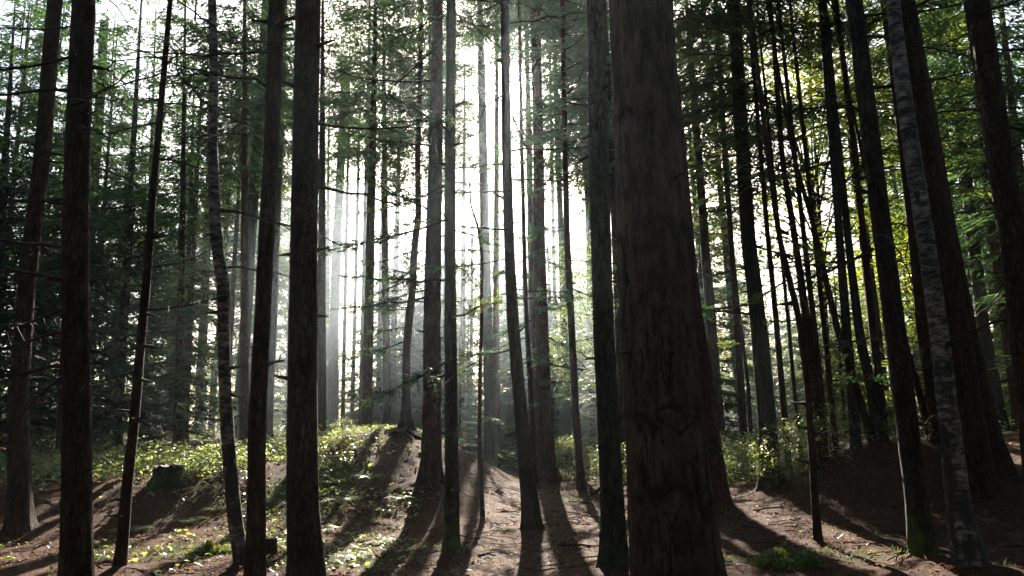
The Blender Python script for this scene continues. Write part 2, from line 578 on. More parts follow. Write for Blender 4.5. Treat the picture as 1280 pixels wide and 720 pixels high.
# ------------------------------------------------------------------ crowns
def crown_variant(name, seed, Lc, Rm, n_limb, leafmat, dens=1.0, shape=0.75, droop=0.25, low=0.25, spray=(0.20, 0.38), wid=(0.04, 0.085), axis_r=0.06):
    """conifer crown: whorled limbs with flat sprays of needles. local z = 0 is the crown base"""
    rg = np.random.default_rng(seed)
    mb = MB()
    tube(mb, [(0, 0, Lc * .75), (0, 0, Lc * 1.0), (0, 0, Lc * 1.04)], [axis_r * .5, axis_r * .25, 0.004], 5, 1)
    C, D, S = [], [], []
    for k in range(n_limb):
        u = (k + rg.uniform(0, 1)) / n_limb
        u = u ** 1.1
        z0 = u * Lc
        R = Rm * (1 - u) ** shape * rg.uniform(0.55, 1.15) + 0.18
        if u < low:
            R *= 0.55 + 0.45 * u / low
            if rg.uniform() < 0.25:
                continue
        az = k * 2.39996 + rg.uniform(-.5, .5)
        el = -droop * (1 - u) + 0.55 * u + rg.uniform(-.12, .12)
        ns = 7
        s = np.linspace(0, 1, ns)
        hx = R * s * math.cos(el)
        hz = R * (s * math.sin(el) - 0.16 * s ** 2 * (1 - u) + 0.14 * s ** 3) + rg.normal(0, 0.015, ns) * s
        wig = np.cumsum(rg.normal(0, 0.03, ns)) * R
        dr, ds = np.array([math.cos(az), math.sin(az)]), np.array([-math.sin(az), math.cos(az)])
        P = np.stack([dr[0] * hx + ds[0] * wig, dr[1] * hx + ds[1] * wig, z0 + hz], -1)
        tube(mb, P, np.linspace(0.010 + 0.008 * R, 0.004, ns), 3, 1)
        nb = max(5, int(R * 9.5 * dens))
        for side in (-1, 1):
            sb = (np.arange(nb) + rg.uniform(0, 1, nb)) / nb * 0.85 + 0.15
            Pb = np.stack([np.interp(sb, s, P[:, a]) for a in range(3)], -1)
            lb = (0.42 * R * (1.05 - sb) + 0.14) * rg.uniform(0.6, 1.2, nb)
            ang = side * rg.uniform(0.6, 1.15, nb)
            da = np.stack([dr[0] * np.cos(ang) + ds[0] * np.sin(ang), dr[1] * np.cos(ang) + ds[1] * np.sin(ang), rg.uniform(-.5, .12, nb)], -1)
            da = norm(da)
            for b in range(nb):
                m = max(2, int(lb[b] / 0.075 * dens))
                t = np.linspace(0.1, 1, m)
                pp = Pb[b] + da[b] * (t * lb[b])[:, None]
                pp[:, 2] -= 0.18 * lb[b] * t ** 2
                sg = np.where(np.arange(m) % 2 == 0, 1, -1) * rg.uniform(.3, .9, m)
                hor = np.array([-da[b][1], da[b][0], 0.0])
                dd = da[b][None] + hor[None] * sg[:, None] + rg.normal(0, .14, (m, 3))
                dd[:, 2] -= 0.18
                C.append(pp)
                D.append(dd)
                S.append(np.stack([-dd[:, 1], dd[:, 0], rg.normal(0, .45, m)], -1))
    C, D, S = np.concatenate(C), np.concatenate(D), np.concatenate(S)
    n = len(C)
    leaves(mb, C, D, S, rg.uniform(*spray, n), rg.uniform(*wid, n), 0)
    return mb.mesh(name, [leafmat, M['bark_twig']])


def broadleaf_variant(name, seed, Hc, Rm, n_cl, leafmat, leaf=(0.05, 0.09), per=60, stem_r=0.02, spread=0.28):
    """loose broadleaf crown: stems forking up and out, leaf clusters round their ends"""
    rg = np.random.default_rng(seed)
    mb = MB()
    C = []
    for k in range(n_cl):
        u = rg.uniform(0.12, 1)
        R = Rm * math.sin(math.pi * min(0.95, 0.18 + 0.75 * u)) * math.sqrt(rg.uniform(0.05, 1))
        az = rg.uniform(0, 2 * math.pi)
        tip = np.array([R * math.cos(az), R * math.sin(az), u * Hc])
        if k % 5 == 0:
            root = np.array([0, 0, max(0, tip[2] * rg.uniform(.2, .6))])
            mid = (root + tip) / 2 + np.array([0, 0, 0.06 * Hc]) + rg.normal(0, .03 * Rm, 3)
            tube(mb, [root, mid, tip], [stem_r * .5, stem_r * .3, 0.003], 3, 1)
        c = tip + rg.normal(0, 1, (per, 3)) * np.array([spread, spread, spread * .55]) * rg.uniform(.6, 1.3)
        C.append(c)
    tube(mb, [(0, 0, -.1), (0.02, .02, Hc * .4), (0, 0, Hc * .9)], [stem_r, stem_r * .7, .004], 5, 1)
    C = np.concatenate(C)
    C[:, 2] = np.maximum(C[:, 2], 0.03)
    n = len(C)
    a = rg.uniform(0, 2 * math.pi, n)
    D = np.stack([np.cos(a), np.sin(a), rg.normal(-.15, .45, n)], -1)
    S = np.stack([-np.sin(a), np.cos(a), rg.normal(0, .5, n)], -1)
    l = rg.uniform(*leaf, n)
    leaves(mb, C, D, S, l, l * rg.uniform(.5, .75, n), 0)
    return mb.mesh(name, [leafmat, M['bark_twig']])


CON = [crown_variant('conifer_crown', 10 + k, 12.0, 2.6, 62, M['needle'], dens=1.0, droop=0.2 + .08 * (k % 3)) for k in range(5)]
CON += [crown_variant('conifer_crown_thin', 30 + k, 11.0, 2.1, 44, M['needle'], dens=.85, low=.4) for k in range(3)]
FINE = [crown_variant('conifer_crown_fine', 20 + k, 12.0, 2.4, 60, M['needle'], dens=1.45, droop=.3, low=.35, spray=(.13, .25), wid=(.022, .042)) for k in range(3)]
FINET = [crown_variant('conifer_crown_fine_thin', 26 + k, 11.0, 1.9, 40, M['needle'], dens=1.3, droop=.3, low=.5, spray=(.11, .21), wid=(.018, .036)) for k in range(2)]
WARM = [crown_variant('conifer_crown_warm', 40 + k, 12.0, 2.5, 60, M['needle_warm'], dens=.9) for k in range(2)]
YOUNG = [crown_variant('young_crown', 50 + k, 7.0, 1.75, 62, M['needle'], dens=1.1, shape=.85, droop=.35, low=.08, axis_r=.05) for k in range(3)]
YOUNGW = [crown_variant('young_crown_warm', 55 + k, 6.5, 1.6, 60, M['needle_warm'], dens=1.1, shape=.85, droop=.3, low=.08, axis_r=.05) for k in range(2)]
BROAD = [broadleaf_variant('broad_crown', 60 + k, 7.5, 2.2, 110, M['yellow_leaf' if k == 0 else 'broadleaf'], (.08, .14), 84, .05, .34) for k in range(3)]
SHRUB = [broadleaf_variant('shrub_foliage', 70 + k, 1.5, .95, 46, M['broadleaf' if k % 2 else 'bramble'], (.04, .085), 34, .014, .17) for k in range(4)]


def dead_branch_variant(seed, needles=False):
    rg = np.random.default_rng(seed)
    mb = MB()
    n = 9
    s = np.linspace(0, 1, n)
    Lb = 1.0
    z = -0.10 * s + rg.uniform(-.22, .12) * s ** 2 + np.cumsum(rg.normal(0, .012, n))
    y = np.cumsum(rg.normal(0, .022, n))
    P = np.stack([Lb * s, y, z], -1)
    tube(mb, P, np.linspace(.012, .003, n), 4, 0)
    C, D, S = [], [], []
    for k in range(rg.integers(7, 13)):
        t = rg.uniform(.2, .97)
        p = np.array([np.interp(t, s, P[:, a]) for a in range(3)])
        a = rg.choice([-1, 1]) * rg.uniform(.5, 1.2)
        l = rg.uniform(.10, .38) * (1.15 - t)
        d = np.array([math.cos(a), math.sin(a), rg.uniform(-.55, .25)])
        q = np.stack([p, p + d * l * .5 + rg.normal(0, .012, 3), p + d * l + np.array([0, 0, -.1 * l])])
        tube(mb, q, [.005, .0034, .0018], 3, 0)
        if needles:
            m = int(l / .010)
            tt = rg.uniform(.1, 1, m)
            pp = p + d * (l * tt)[:, None]
            side = np.array([-math.sin(a), math.cos(a), 0])
            dd = d[None] * .7 + side * rg.choice([-1, 1], m)[:, None] + rg.normal(0, .25, (m, 3))
            C.append(pp)
            D.append(dd)
            S.append(np.cross(dd, np.array([0, 0, 1.0])) + rg.normal(0, .3, (m, 3)))
    if needles:
        for k in range(9):
            t = rg.uniform(.3, 1)
            p = np.array([np.interp(t, s, P[:, a]) for a in range(3)])
            m = 14
            d = np.array([1.0, 0, -.2])
            dd = d[None] + rg.normal(0, .7, (m, 3))
            C.append(p + rg.normal(0, .02, (m, 3)))
            D.append(dd)
            S.append(rg.normal(0, 1, (m, 3)))
        C, D, S = np.concatenate(C), np.concatenate(D), np.concatenate(S)
        leaves(mb, C, D, S, rg.uniform(.04, .075, len(C)), rg.uniform(.010, .018, len(C)), 1)
    return mb.mesh('live_branch' if needles else 'dead_branch', [M['bark_twig'], M['needle_warm' if seed == 121 else 'needle']])  # one variant gets yellower needles, a sunlit look put into the colour


DEAD = [dead_branch_variant(100 + k) for k in range(8)]
LIVE = [dead_branch_variant(120 + k, True) for k in range(6)]


def stub_variant(seed):
    rg = np.random.default_rng(seed)
    mb = MB()
    s = np.linspace(0, 1, 4)
    P = np.stack([s, .1 * rg.normal(0, 1) * s ** 2, rg.uniform(-.35, .15) * s], -1)
    tube(mb, P, [.16, .10, .075, .045], 6, 0)
    if seed % 2:
        tube(mb, [P[2], P[2] + [.25, .3, .1], P[2] + [.5, .5, -.1]], [.05, .035, .015], 4, 0)
    return mb.mesh('branch_stub', [M['bark_twig']])


STUB = [stub_variant(140 + k) for k in range(6)]


def add_stub(tree, fx, fr, h, az):
    o = link('branch_stub', random.choice(STUB), tree)
    r = fr(h) * .9
    o.location = (fx(h) + r * math.cos(az), r * math.sin(az), h)
    o.rotation_euler = (random.uniform(0, 6), random.uniform(-.5, .4), az)
    k = random.uniform(.05, .2)
    o.scale = (k, max(k, .08), max(k, .08))


def add_branch(tree, fx, fr, h, az, length, live=False, tilt=0.0, thick=1.0):
    o = link('live_branch' if live else 'dead_branch', random.choice(LIVE if live else DEAD), tree)
    r = fr(h) * 0.8
    o.location = (fx(h) + r * math.cos(az), r * math.sin(az), h)
    o.rotation_euler = (random.uniform(-.3, .3), -tilt, az)
    o.scale = (length, length * random.choice([-1, 1]), length)
    return o


# ------------------------------------------------------------------ one tree
ALL_POS = []


def make_tree(name, label, pts, base=None, depth=None, H=19.0, crown=('con', 8.5), mat='bark', dead=(0, 2, 7), dead_len=(0.8, 1.8),
              group=None, flare=0.5, near=False, live=0, special=None, dead_dirs=None, cat='tree', sides=None, rough=.075, dz=None, roots=5, store=None):
    """pts: (px, py, width px) down the trunk in the 1280x720 picture, base: pixel of the foot (or depth in metres)"""
    seed = len(ALL_POS) + 1
    if base is not None:
        b = hit_ground(*base)
        Y = b[1]
        pts = [(base[0], base[1], pts[0][2] if pts[0][1] > base[1] - 4 else pts[0][2] * 1.06)] + [p for p in pts if p[1] < base[1] - 4]
    else:
        Y = depth
    W = []
    for px, py, w in pts:
        d = ray(px, py)
        t = Y / d[1]
        W.append((t * d[0], CAM_H + t * d[2], 0.5 * w / FPX * t))
    W.sort(key=lambda q: q[1])
    W = np.array(W)
    if base is None:
        sl = (W[1, 0] - W[0, 0]) / (W[1, 1] - W[0, 1])
        gx = W[0, 0]
        for _ in range(4):
            gz = float(ground(gx, Y))
            gx = W[0, 0] + (gz - W[0, 1]) * sl
        b = np.array([gx, Y, gz])
        if W[0, 1] > gz + .05:
            W = np.vstack([[gx, gz, W[0, 2] * 1.05], W])
    zs, xs, rs = W[:, 1] - b[2], W[:, 0] - b[0], W[:, 2]
    if zs[-1] < H - 1:
        k = -2 if len(zs) > 1 else -1
        sl = (xs[-1] - xs[k]) / max(zs[-1] - zs[k], .5)
        sl = max(-.12, min(.12, sl))
        zt = np.array([(zs[-1] + H) / 2, H])
        rt = np.array([rs[-1] * .62, 0.015])
        xs = np.concatenate([xs, xs[-1] + sl * (zt - zs[-1]) * np.array([.9, .8])])
        rs = np.concatenate([rs, rt])
        zs = np.concatenate([zs, zt])
    tree = link(name, None, None, tuple(b), label, cat, group)
    ALL_POS.append((b[0], b[1]))
    if Y < 24:
        BUMPS.append((b[0], b[1], float(rs[0])))
    if store is not None:
        store.append(tree)
    me, fx, fr = trunk_mesh(zs, xs, rs, H, 'trunk', M[mat], seed, sides or (26 if near else 14), dz or (0.05 if near else 0.12),
                            9.0 if Y < 14 else 14.0, rough, flare, roots, special)
    link('trunk', me, tree)
    if crown:
        kind, hb = crown
        if Y < 12.5 and hb > 7:
            hb += 3.6
        lib = {'con': CON[:5], 'thin': CON[5:], 'warm': WARM, 'young': YOUNG, 'youngw': YOUNGW, 'broad': BROAD[1:], 'yellow': BROAD[:1]}[kind]
        if Y < 20 and kind in ('con', 'thin'):
            lib = FINE if kind == 'con' else FINET
        me = random.choice(lib)
        zl = max(v.co.z for v in (me.vertices[0], me.vertices[5], me.vertices[10])) if False else {'con': 12.0, 'thin': 11.0, 'warm': 12.0, 'young': 7.0, 'youngw': 6.5, 'broad': 7.5, 'yellow': 7.5}[kind]
        c = link('crown', me, tree)
        x0, x1 = fx(hb), fx(H)
        c.location = (x0, 0, hb)
        ax = Vector((x1 - x0, 0, H - hb))
        s = ax.length / zl
        q = Vector((0, 0, 1)).rotation_difference(ax) @ Quaternion((0, 0, 1), random.uniform(0, 6.28))
        c.rotation_mode = 'QUATERNION'
        c.rotation_quaternion = q
        rsc = s ** 0.5 * random.uniform(.9, 1.15) * (1.35 if Y < 12.5 and hb > 7 else 1.0)  # near crowns, out of view overhead, are widened to block sky light
        c.scale = (rsc, rsc, s)
    n, h0, h1 = dead
    for k in range(n):
        h = h0 + (h1 - h0) * (k + random.random()) / n
        az = random.uniform(0, 6.28) if not dead_dirs else random.choice(dead_dirs) + random.uniform(-.5, .5)
        add_branch(tree, fx, fr, h, az, random.uniform(*dead_len), live=(k < live), tilt=random.uniform(-.35, .25))
    if near and name != 'sapling':
        for k in range(16):
            add_stub(tree, fx, fr, random.uniform(.7, min(H * .6, 8.0)), random.choice([random.uniform(-.6, .6), 3.14 + random.uniform(-.6, .6), random.uniform(-3, 0)]))
    return tree, fx, fr, b


# --- the big old pine with the carved heart
def heart_d(x, z):
    """distance to a heart outline 0.30 wide, 0.20 high centred on 0,0"""
    t = np.linspace(0, 2 * math.pi, 160)
    hx = 0.150 * np.sin(t) ** 3
    hz = 0.0115 * (13 * np.cos(t) - 5 * np.cos(2 * t) - 2 * np.cos(3 * t) - np.cos(4 * t)) * 0.62 + .02
    hx *= 1.08
    hz += 0.004 * np.cos(3 * t)
    return np.sqrt(((x[:, None] - hx) ** 2 + (z[:, None] - hz) ** 2).min(1))


def big_special(Zg, T, rr, cx):
    ct, st = np.cos(T), np.sin(T)
    # long vertical fissures, stronger near the foot, and bark scales between them
    w1 = .25 * fbm(ct * 4, st * 4, Zg * 4, 2)
    a = np.abs(fbm(ct * 5.6 + w1, st * 5.6, Zg * 2.2 + w1, 4))
    lowz = 0.6 + 0.4 * (1 - sstep(1.6, 4.0, Zg))
    a2 = np.abs(fbm(ct * 9.5 - w1 + 5, st * 9.5, Zg * 5.0, 3))
    fis = np.maximum(np.exp(-(a / 0.045) ** 2), .7 * np.exp(-(a2 / 0.05) ** 2)) * lowz * (.45 + .55 * sstep(-.2, .2, fbm(ct * 3 + 3, st * 3, Zg * 2.5, 2)))
    h = np.abs(fbm(ct * 3.2 + 7, st * 3.2, Zg * 9, 2))
    hor = np.exp(-(h / 0.03) ** 2) * 0.4
    rr = rr - 0.020 * fis - 0.005 * hor + 0.004 * fbm(ct * 22, st * 22, Zg * 14, 2)
    scar = np.clip(fis * 0.95 + hor * .4, 0, .92)
    # dark resin rings where whorls of branches fell
    for zc, wd, side in ((0.55, .05, 0), (1.05, .07, 0), (1.62, .055, 0), (2.35, .05, 0), (2.95, .06, 0), (3.9, .05, 0)):
        zz = Zg - zc - 0.05 * np.sin(T * 2 + zc * 5) - .05 * vnoise(ct * 3, st * 3, zc * 3)
        m = np.exp(-(zz / wd) ** 2) * sstep(-.25, .45, fbm(ct * 2.4 + zc * 9, st * 2.4, Zg * 5, 3) + .12)
        scar = np.maximum(scar, m * .7)
        rr = rr + 0.010 * m
    # carved heart, facing the camera
    xo = rr * ct - HEART[0] + cx[:, None] * 0
    m = (st < -0.2) & (np.abs(Zg - HEART[1]) < .25) & (np.abs(xo) < .3)
    d = heart_d(xo[m], (Zg - HEART[1])[m])
    scar[m] *= .35 + .65 * sstep(.0, .06, d)
    g = np.exp(-(d / .012) ** 2)
    rr[m] -= 0.018 * g
    scar[m] = np.maximum(scar[m], g * .6)
    return rr, scar


BIG_Y = 6.0
_h = ray(841, 527)
_c = ray(831.5, 527)
HEART = ((_h[0] / _h[1] - _c[0] / _c[1]) * BIG_Y * 0.97, CAM_H + _h[2] / _h[1] * (BIG_Y - .28) - float(ground(1.3, BIG_Y)))

make_tree('pine_tree', 'massive dark pine trunk nearest the camera with a heart carved in its bark',
          [(846, 720, 114), (836, 600, 103), (829, 500, 97), (818, 360, 89), (809, 180, 82), (801, 0, 79)], depth=BIG_Y, H=22, crown=('con', 10), mat='bark_big',
          near=True, flare=.2, special=big_special, sides=190, dz=.014, rough=.04)
ALL = [
    # label, kwargs
    ('tall dark trunk close behind the left edge of the massive heart-carved pine', dict(pts=[(768, 690, 32), (764, 600, 29), (758, 480, 27), (753, 360, 26), (748, 180, 25), (746, 0, 24)], base=(769, 716), mat='bark_green', near=True, crown=('con', 8.2))),
    ('trunk half hidden behind the right side of the massive heart-carved pine, flared foot showing', dict(pts=[(889, 610, 40), (873, 480, 36), (857, 360, 34), (840, 180, 32), (822, 0, 30)], base=(891, 640), mat='bark_red', near=True, crown=('con', 8.5), flare=.5)),
    ('straight dark conifer trunk in the left foreground with bare branches reaching left', dict(pts=[(97, 720, 37), (95, 540, 34), (94, 360, 31), (97, 180, 29), (104, 0, 27)], depth=7.5, near=True, crown=('con', 9), dead=(16, 2.0, 6.3), dead_len=(.9, 1.9), dead_dirs=[3.1, 3.5, 2.7, -.4])),
    ('leaning dark trunk at the far left with its foot in shade below the bank', dict(pts=[(24, 640, 28), (22, 500, 23), (32, 360, 20), (54, 180, 19), (69, 0, 17)], base=(25, 668), near=True, crown=('con', 7.5), dead=(12, 2, 7), dead_len=(1, 1.9))),
    ('thin crooked dead spruce leaning right between the left foreground trunk and the stump', dict(pts=[(152, 690, 15), (159, 600, 13), (166, 540, 12), (176, 420, 11), (184, 340, 10), (190, 250, 9), (197, 180, 8), (206, 80, 7), (213, 0, 6)], base=(148, 716), near=True, H=9.5, crown=('thin', 6.2), flare=.2, dead=(18, 1.2, 6.5), dead_len=(.5, 1.4), dead_dirs=[0.1, 3.0, 3.3, -.3])),
    ('stout reddish trunk standing on the bank behind the cut stump', dict(pts=[(217, 535, 25), (224, 440, 22), (231, 360, 21), (237, 180, 18), (243, 0, 15)], base=(216, 547), mat='bark_red', crown=('con', 7), near=True, dead=(6, 4, 9))),
    ('slender shaded trunk close to the left of the stout reddish trunk', dict(pts=[(208, 540, 7), (212, 440, 7), (219, 300, 6), (226, 100, 5)], base=(207, 546), crown=('thin', 6), H=14)),
    ('slim trunk on the bank between the stout reddish trunk and the white birch', dict(pts=[(248, 540, 12), (252, 450, 11), (256, 360, 11), (261, 250, 10), (268, 0, 8)], base=(247, 547), mat='bark_red', crown=('con', 8.5), H=18)),
    ('crooked birch trunk with pale bark and dark scars on the left slope', dict(pts=[(300, 690, 18), (294, 650, 18), (288, 590, 17), (284, 540, 16), (280, 460, 15), (279, 400, 15), (280, 360, 16), (275, 335, 15), (268, 280, 15), (266, 180, 12), (268, 90, 11), (265, 0, 10)], base=(304, 712), mat='birch', near=True, H=13, crown=('broad', 7.5), flare=.25, dead=(5, 3, 7), name='birch_tree')),
    ('dark trunk leaning slightly right whose foot meets the crooked birch', dict(pts=[(318, 720, 25), (320, 640, 23), (321, 540, 22), (328, 400, 20), (332, 300, 19), (339, 180, 19), (346, 0, 20)], depth=8.1, near=True, crown=('con', 9), dead=(5, 3.4, 6.5), flare=.25)),
    ('broad straight dark trunk in front of the brightly lit brambles', dict(pts=[(384, 715, 44), (379, 640, 40), (378, 540, 38), (379, 360, 34), (381, 180, 32), (385, 0, 31)], depth=7.0, near=True, crown=('con', 9.5), dead=(4, 3.6, 6), flare=.5)),
    ('pale hazy trunk standing alone in the light shafts left of the mound', dict(pts=[(416, 530, 13), (417, 420, 12), (421, 300, 11), (427, 180, 10), (436, 0, 9)], base=(415, 545), mat='bark_grey', crown=('thin', 9), H=19, dead=(12, 3, 10))),
    ('small bent spruce rooted on the crest of the mound with sprays on its left', dict(pts=[(507, 525, 11), (508, 480, 10), (508, 440, 10), (511, 400, 10), (516, 360, 9), (517, 320, 9), (523, 270, 8), (522, 200, 7), (525, 100, 6), (527, 0, 5)], base=(507, 541), near=True, H=12, crown=('con', 5.2), flare=1.5, dead=(14, 1.6, 5), dead_len=(.8, 1.5), live=9, dead_dirs=[3.1, 2.8, .2, 3.5], name='spruce_tree')),
    ('thick reddish trunk rooted on the near flank of the mound', dict(pts=[(539, 580, 25), (540, 500, 23), (540, 400, 22), (542, 300, 20), (545, 180, 17), (547, 0, 13)], base=(537, 607), mat='bark_red', near=True, crown=('con', 8.6), H=21, flare=.45, dead=(16, 3, 9), dead_len=(.8, 1.8), live=10)),
    ('straight dark trunk with mossy foot just right of the reddish trunk on the mound', dict(pts=[(565, 670, 19), (565, 600, 18), (564, 540, 17), (563, 400, 15), (563, 180, 13), (564, 0, 12)], base=(565, 689), mat='bark_moss', near=True, crown=('con', 8.8), flare=.35, dead=(16, 2.4, 8.5), live=9)),
    ('very thin sapling with a few lit leafy twigs right of the mossy footed trunk', dict(pts=[(603, 640, 6), (599, 560, 5.5), (600, 480, 5), (602, 400, 4.5), (602, 320, 4), (598, 285, 3.5), (588, 255, 2.5)], base=(604, 651), near=True, H=5.4, crown=None, flare=.2, dead=(12, .9, 4.6), dead_len=(.35, .8), live=8, name='sapling')),
    ('thin dark stem standing behind the crest right of the reddish trunk', dict(pts=[(587, 555, 5), (589, 440, 4.5), (590, 300, 4), (591, 150, 4)], base=(587, 566), crown=('thin', 6), H=12, dead=(8, 1, 6), live=4)),
    ('dark slightly leaning trunk in the sunlit clearing directly below the sun', dict(pts=[(663, 640, 21), (655, 560, 18), (648, 480, 16), (641, 400, 15), (636, 300, 13), (633, 180, 12), (631, 0, 11)], base=(666, 667), near=True, crown=('con', 8.8), flare=.45, dead=(14, 2.6, 8.5), live=4)),
    ('thin stem close behind the leaning trunk below the sun', dict(pts=[(667, 590, 7), (664, 500, 6.5), (658, 400, 6), (655, 300, 5.5), (652, 180, 5), (649, 0, 4)], base=(668, 606), crown=('thin', 11.5), H=17, dead=(18, 2, 10.5), dead_len=(.6, 1.5), live=12)),
    ('hazy brown trunk with flared foot at the right end of the clearing', dict(pts=[(684, 580, 22), (681, 520, 19), (677, 400, 16), (674, 300, 15), (673, 180, 13), (669, 0, 12)], base=(688, 606), mat='bark_red', near=True, crown=('con', 10.4), H=22, flare=.8, dead=(24, 3, 10), dead_len=(.8, 2.0), live=16)),
    ('slim dark trunk between the hazy flared trunk and the massive pine', dict(pts=[(725, 590, 10), (720, 520, 9), (714, 400, 9), (709, 300, 8), (706, 180, 7), (703, 0, 6)], base=(728, 617), near=True, crown=('con', 6.8), H=17, dead=(24, 2, 9), dead_len=(.7, 1.7), live=16)),
    ('solitary straight trunk with greenish bark in the gap right of the massive pine', dict(pts=[(963, 590, 25), (960, 540, 23), (947, 400, 20), (935, 300, 18), (928, 180, 17), (917, 0, 16)], base=(965, 612), mat='bark_green', near=True, crown=('con', 7), H=20, dead=(16, 2.6, 9), dead_len=(1, 2.1), live=7, dead_dirs=[3.1, 3.4, 2.8, .2])),
    ('thin black stem in front of the right mound with a bright spray beside it', dict(pts=[(1021, 650, 10), (1016, 580, 9), (1009, 480, 8), (999, 400, 8), (975, 300, 7), (958, 180, 6), (944, 60, 5), (937, 0, 4.5)], base=(1024, 683), near=True, H=8.5, crown=None, flare=.3, dead=(20, 1.8, 8), dead_len=(.5, 1.2), live=7, dead_dirs=[3.1, 2.7, .3])),
    ('slim dark stem rising just behind the thin black stem', dict(pts=[(1020, 570, 13), (1018, 500, 12), (1008, 400, 10), (994, 300, 8), (978, 200, 7), (968, 60, 6), (962, 0, 5)], base=(1021, 596), near=True, H=12, crown=('thin', 8.0), dead=(10, 2, 7))),
    ('crooked leaning stem rooted on the crest of the right mound', dict(pts=[(1090, 550, 9), (1069, 480, 9), (1046, 410, 8), (1028, 330, 7), (1014, 270, 6), (993, 200, 5), (975, 100, 4)], base=(1094, 565), near=True, H=11, crown=('thin', 7.4), dead=(10, 1.5, 6))),
    ('grey trunk behind the crest of the right mound', dict(pts=[(1098, 555, 14), (1090, 490, 13), (1074, 420, 11), (1060, 300, 9), (1040, 100, 7)], base=(1099, 563), mat='bark_grey', crown=('thin', 9), H=17, dead=(6, 3, 8))),
    ('slim straight trunk behind the crest just left of the mossy footed foreground trunk', dict(pts=[(1106, 555, 10), (1099, 470, 9), (1092, 420, 9), (1080, 300, 8), (1067, 180, 7), (1045, 0, 6)], base=(1107, 563), crown=('thin', 10.5), H=19, dead=(8, 3, 9))),
    ('dark foreground trunk at right with bright green moss up its foot', dict(pts=[(1154, 680, 30), (1147, 630, 27), (1137, 560, 26), (1118, 410, 25), (1105, 300, 23), (1090, 180, 22), (1068, 0, 20)], base=(1159, 706), mat='bark_moss', near=True, crown=('con', 8.2), flare=.35, dead=(10, 3, 7))),
    ('scarred birch trunk with pale flaking bark at the lower right', dict(pts=[(1218, 720, 40), (1199, 640, 30), (1188, 540, 25), (1173, 410, 22), (1157, 300, 21), (1138, 180, 20), (1125, 80, 18), (1117, 0, 16)], depth=7.9, mat='birch', near=True, H=14, crown=('broad', 8), flare=.25, name='birch_tree')),
    ('thick brown trunk directly behind the scarred birch', dict(pts=[(1222, 600, 44), (1214, 540, 38), (1196, 410, 32), (1178, 300, 29), (1160, 180, 27), (1130, 0, 24)], base=(1227, 626), mat='bark', near=True, crown=('con', 8), flare=.3)),
    ('thick black trunk overlapping the brown one behind the scarred birch', dict(pts=[(1240, 580, 40), (1230, 540, 36), (1203, 410, 33), (1182, 300, 29), (1162, 180, 26), (1132, 0, 22)], base=(1243, 598), mat='bark', near=True, crown=('con', 7.5), flare=.3, dead=(10, 3.5, 9))),
    ('dark leaning trunk leaving the frame at the right edge', dict(pts=[(1280, 410, 32), (1268, 300, 30), (1248, 180, 28), (1222, 0, 25)], depth=9.0, near=True, crown=('con', 7.6), dead=(10, 2.5, 7), dead_len=(1, 2))),
    ('brown trunk close behind the dark trunk at the right edge', dict(pts=[(1290, 480, 18), (1262, 330, 16), (1238, 180, 15), (1212, 0, 14)], depth=15, crown=('con', 7), dead=(8, 3, 9))),
    ('upright trunk on the rise right of the thick black trunk', dict(pts=[(1250, 530, 18), (1241, 470, 16), (1229, 410, 15), (1216, 300, 14), (1202, 180, 13), (1183, 0, 11)], base=(1251, 542), crown=('con', 6.5), mat='bark_grey', dead=(12, 3, 10))),
    ('trunk on the rise close to the lower right edge of the frame', dict(pts=[(1273, 530, 13), (1266, 470, 13), (1256, 400, 12), (1243, 300, 11), (1230, 180, 10), (1212, 0, 9)], base=(1275, 542), mat='bark_red', crown=('con', 6), dead=(12, 3, 10))),
    ('straight trunk seen between the mossy footed trunk and the scarred birch', dict(pts=[(1172, 550, 15), (1165, 490, 15), (1152, 410, 14), (1143, 300, 13), (1129, 180, 12), (1105, 0, 10)], base=(1173, 560), mat='bark_red', crown=('thin', 9), dead=(10, 3, 9))),
    ('thin stem leaning strongly left behind the mossy footed trunk', dict(pts=[(1160, 530, 9), (1145, 475, 8), (1130, 425, 8), (1112, 350, 7), (1092, 260, 5)], base=(1166, 555), H=9, crown=('thin', 5.5))),
    ('straight trunk partly hidden behind the left foreground trunk', dict(pts=[(100, 540, 15), (107, 400, 14), (112, 300, 13), (120, 190, 12), (133, 0, 10)], base=(98, 556), crown=('con', 6.5), dead=(8, 3, 9))),
    ('shaded trunk on the bank between the leaning far left trunk and the foreground trunk', dict(pts=[(36, 535, 12), (43, 420, 11), (54, 330, 10), (66, 200, 9), (80, 0, 8)], base=(35, 549), crown=('con', 5.5), dead=(10, 2, 8))),
    ('dim trunk behind the thin crooked dead spruce', dict(pts=[(176, 540, 13), (181, 470, 12), (187, 390, 11), (195, 200, 9), (203, 0, 8)], base=(175, 550), crown=('con', 6), dead=(6, 3, 8))),
    ('tall trunk just right of the crooked birch with its foot in the lit brambles', dict(pts=[(299, 540, 14), (303, 460, 14), (308, 400, 14), (314, 290, 13), (322, 180, 12), (333, 0, 10)], base=(298, 553), mat='bark_green', crown=('con', 8), H=19, dead=(6, 4, 9))),
    ('hazy slim trunk showing between the two dark trunks in front of the brambles', dict(pts=[(336, 535, 10), (342, 420, 9), (350, 200, 8), (358, 0, 7)], base=(335, 547), mat='bark_grey', crown=('thin', 9), H=18)),
    ('slender trunk on the bank close to the left of the crooked birch', dict(pts=[(264, 540, 8), (268, 470, 8), (275, 400, 7), (284, 260, 6), (296, 60, 5)], base=(263, 548), crown=('thin', 8), H=16)),
    ('wide blurred trunk in bright haze behind the thin leafy sapling', dict(pts=[(613, 575, 15), (612, 500, 14), (610, 420, 13), (606, 300, 12), (602, 100, 10)], depth=29.0, mat='bark_grey', crown=('thin', 13.5), H=21)),
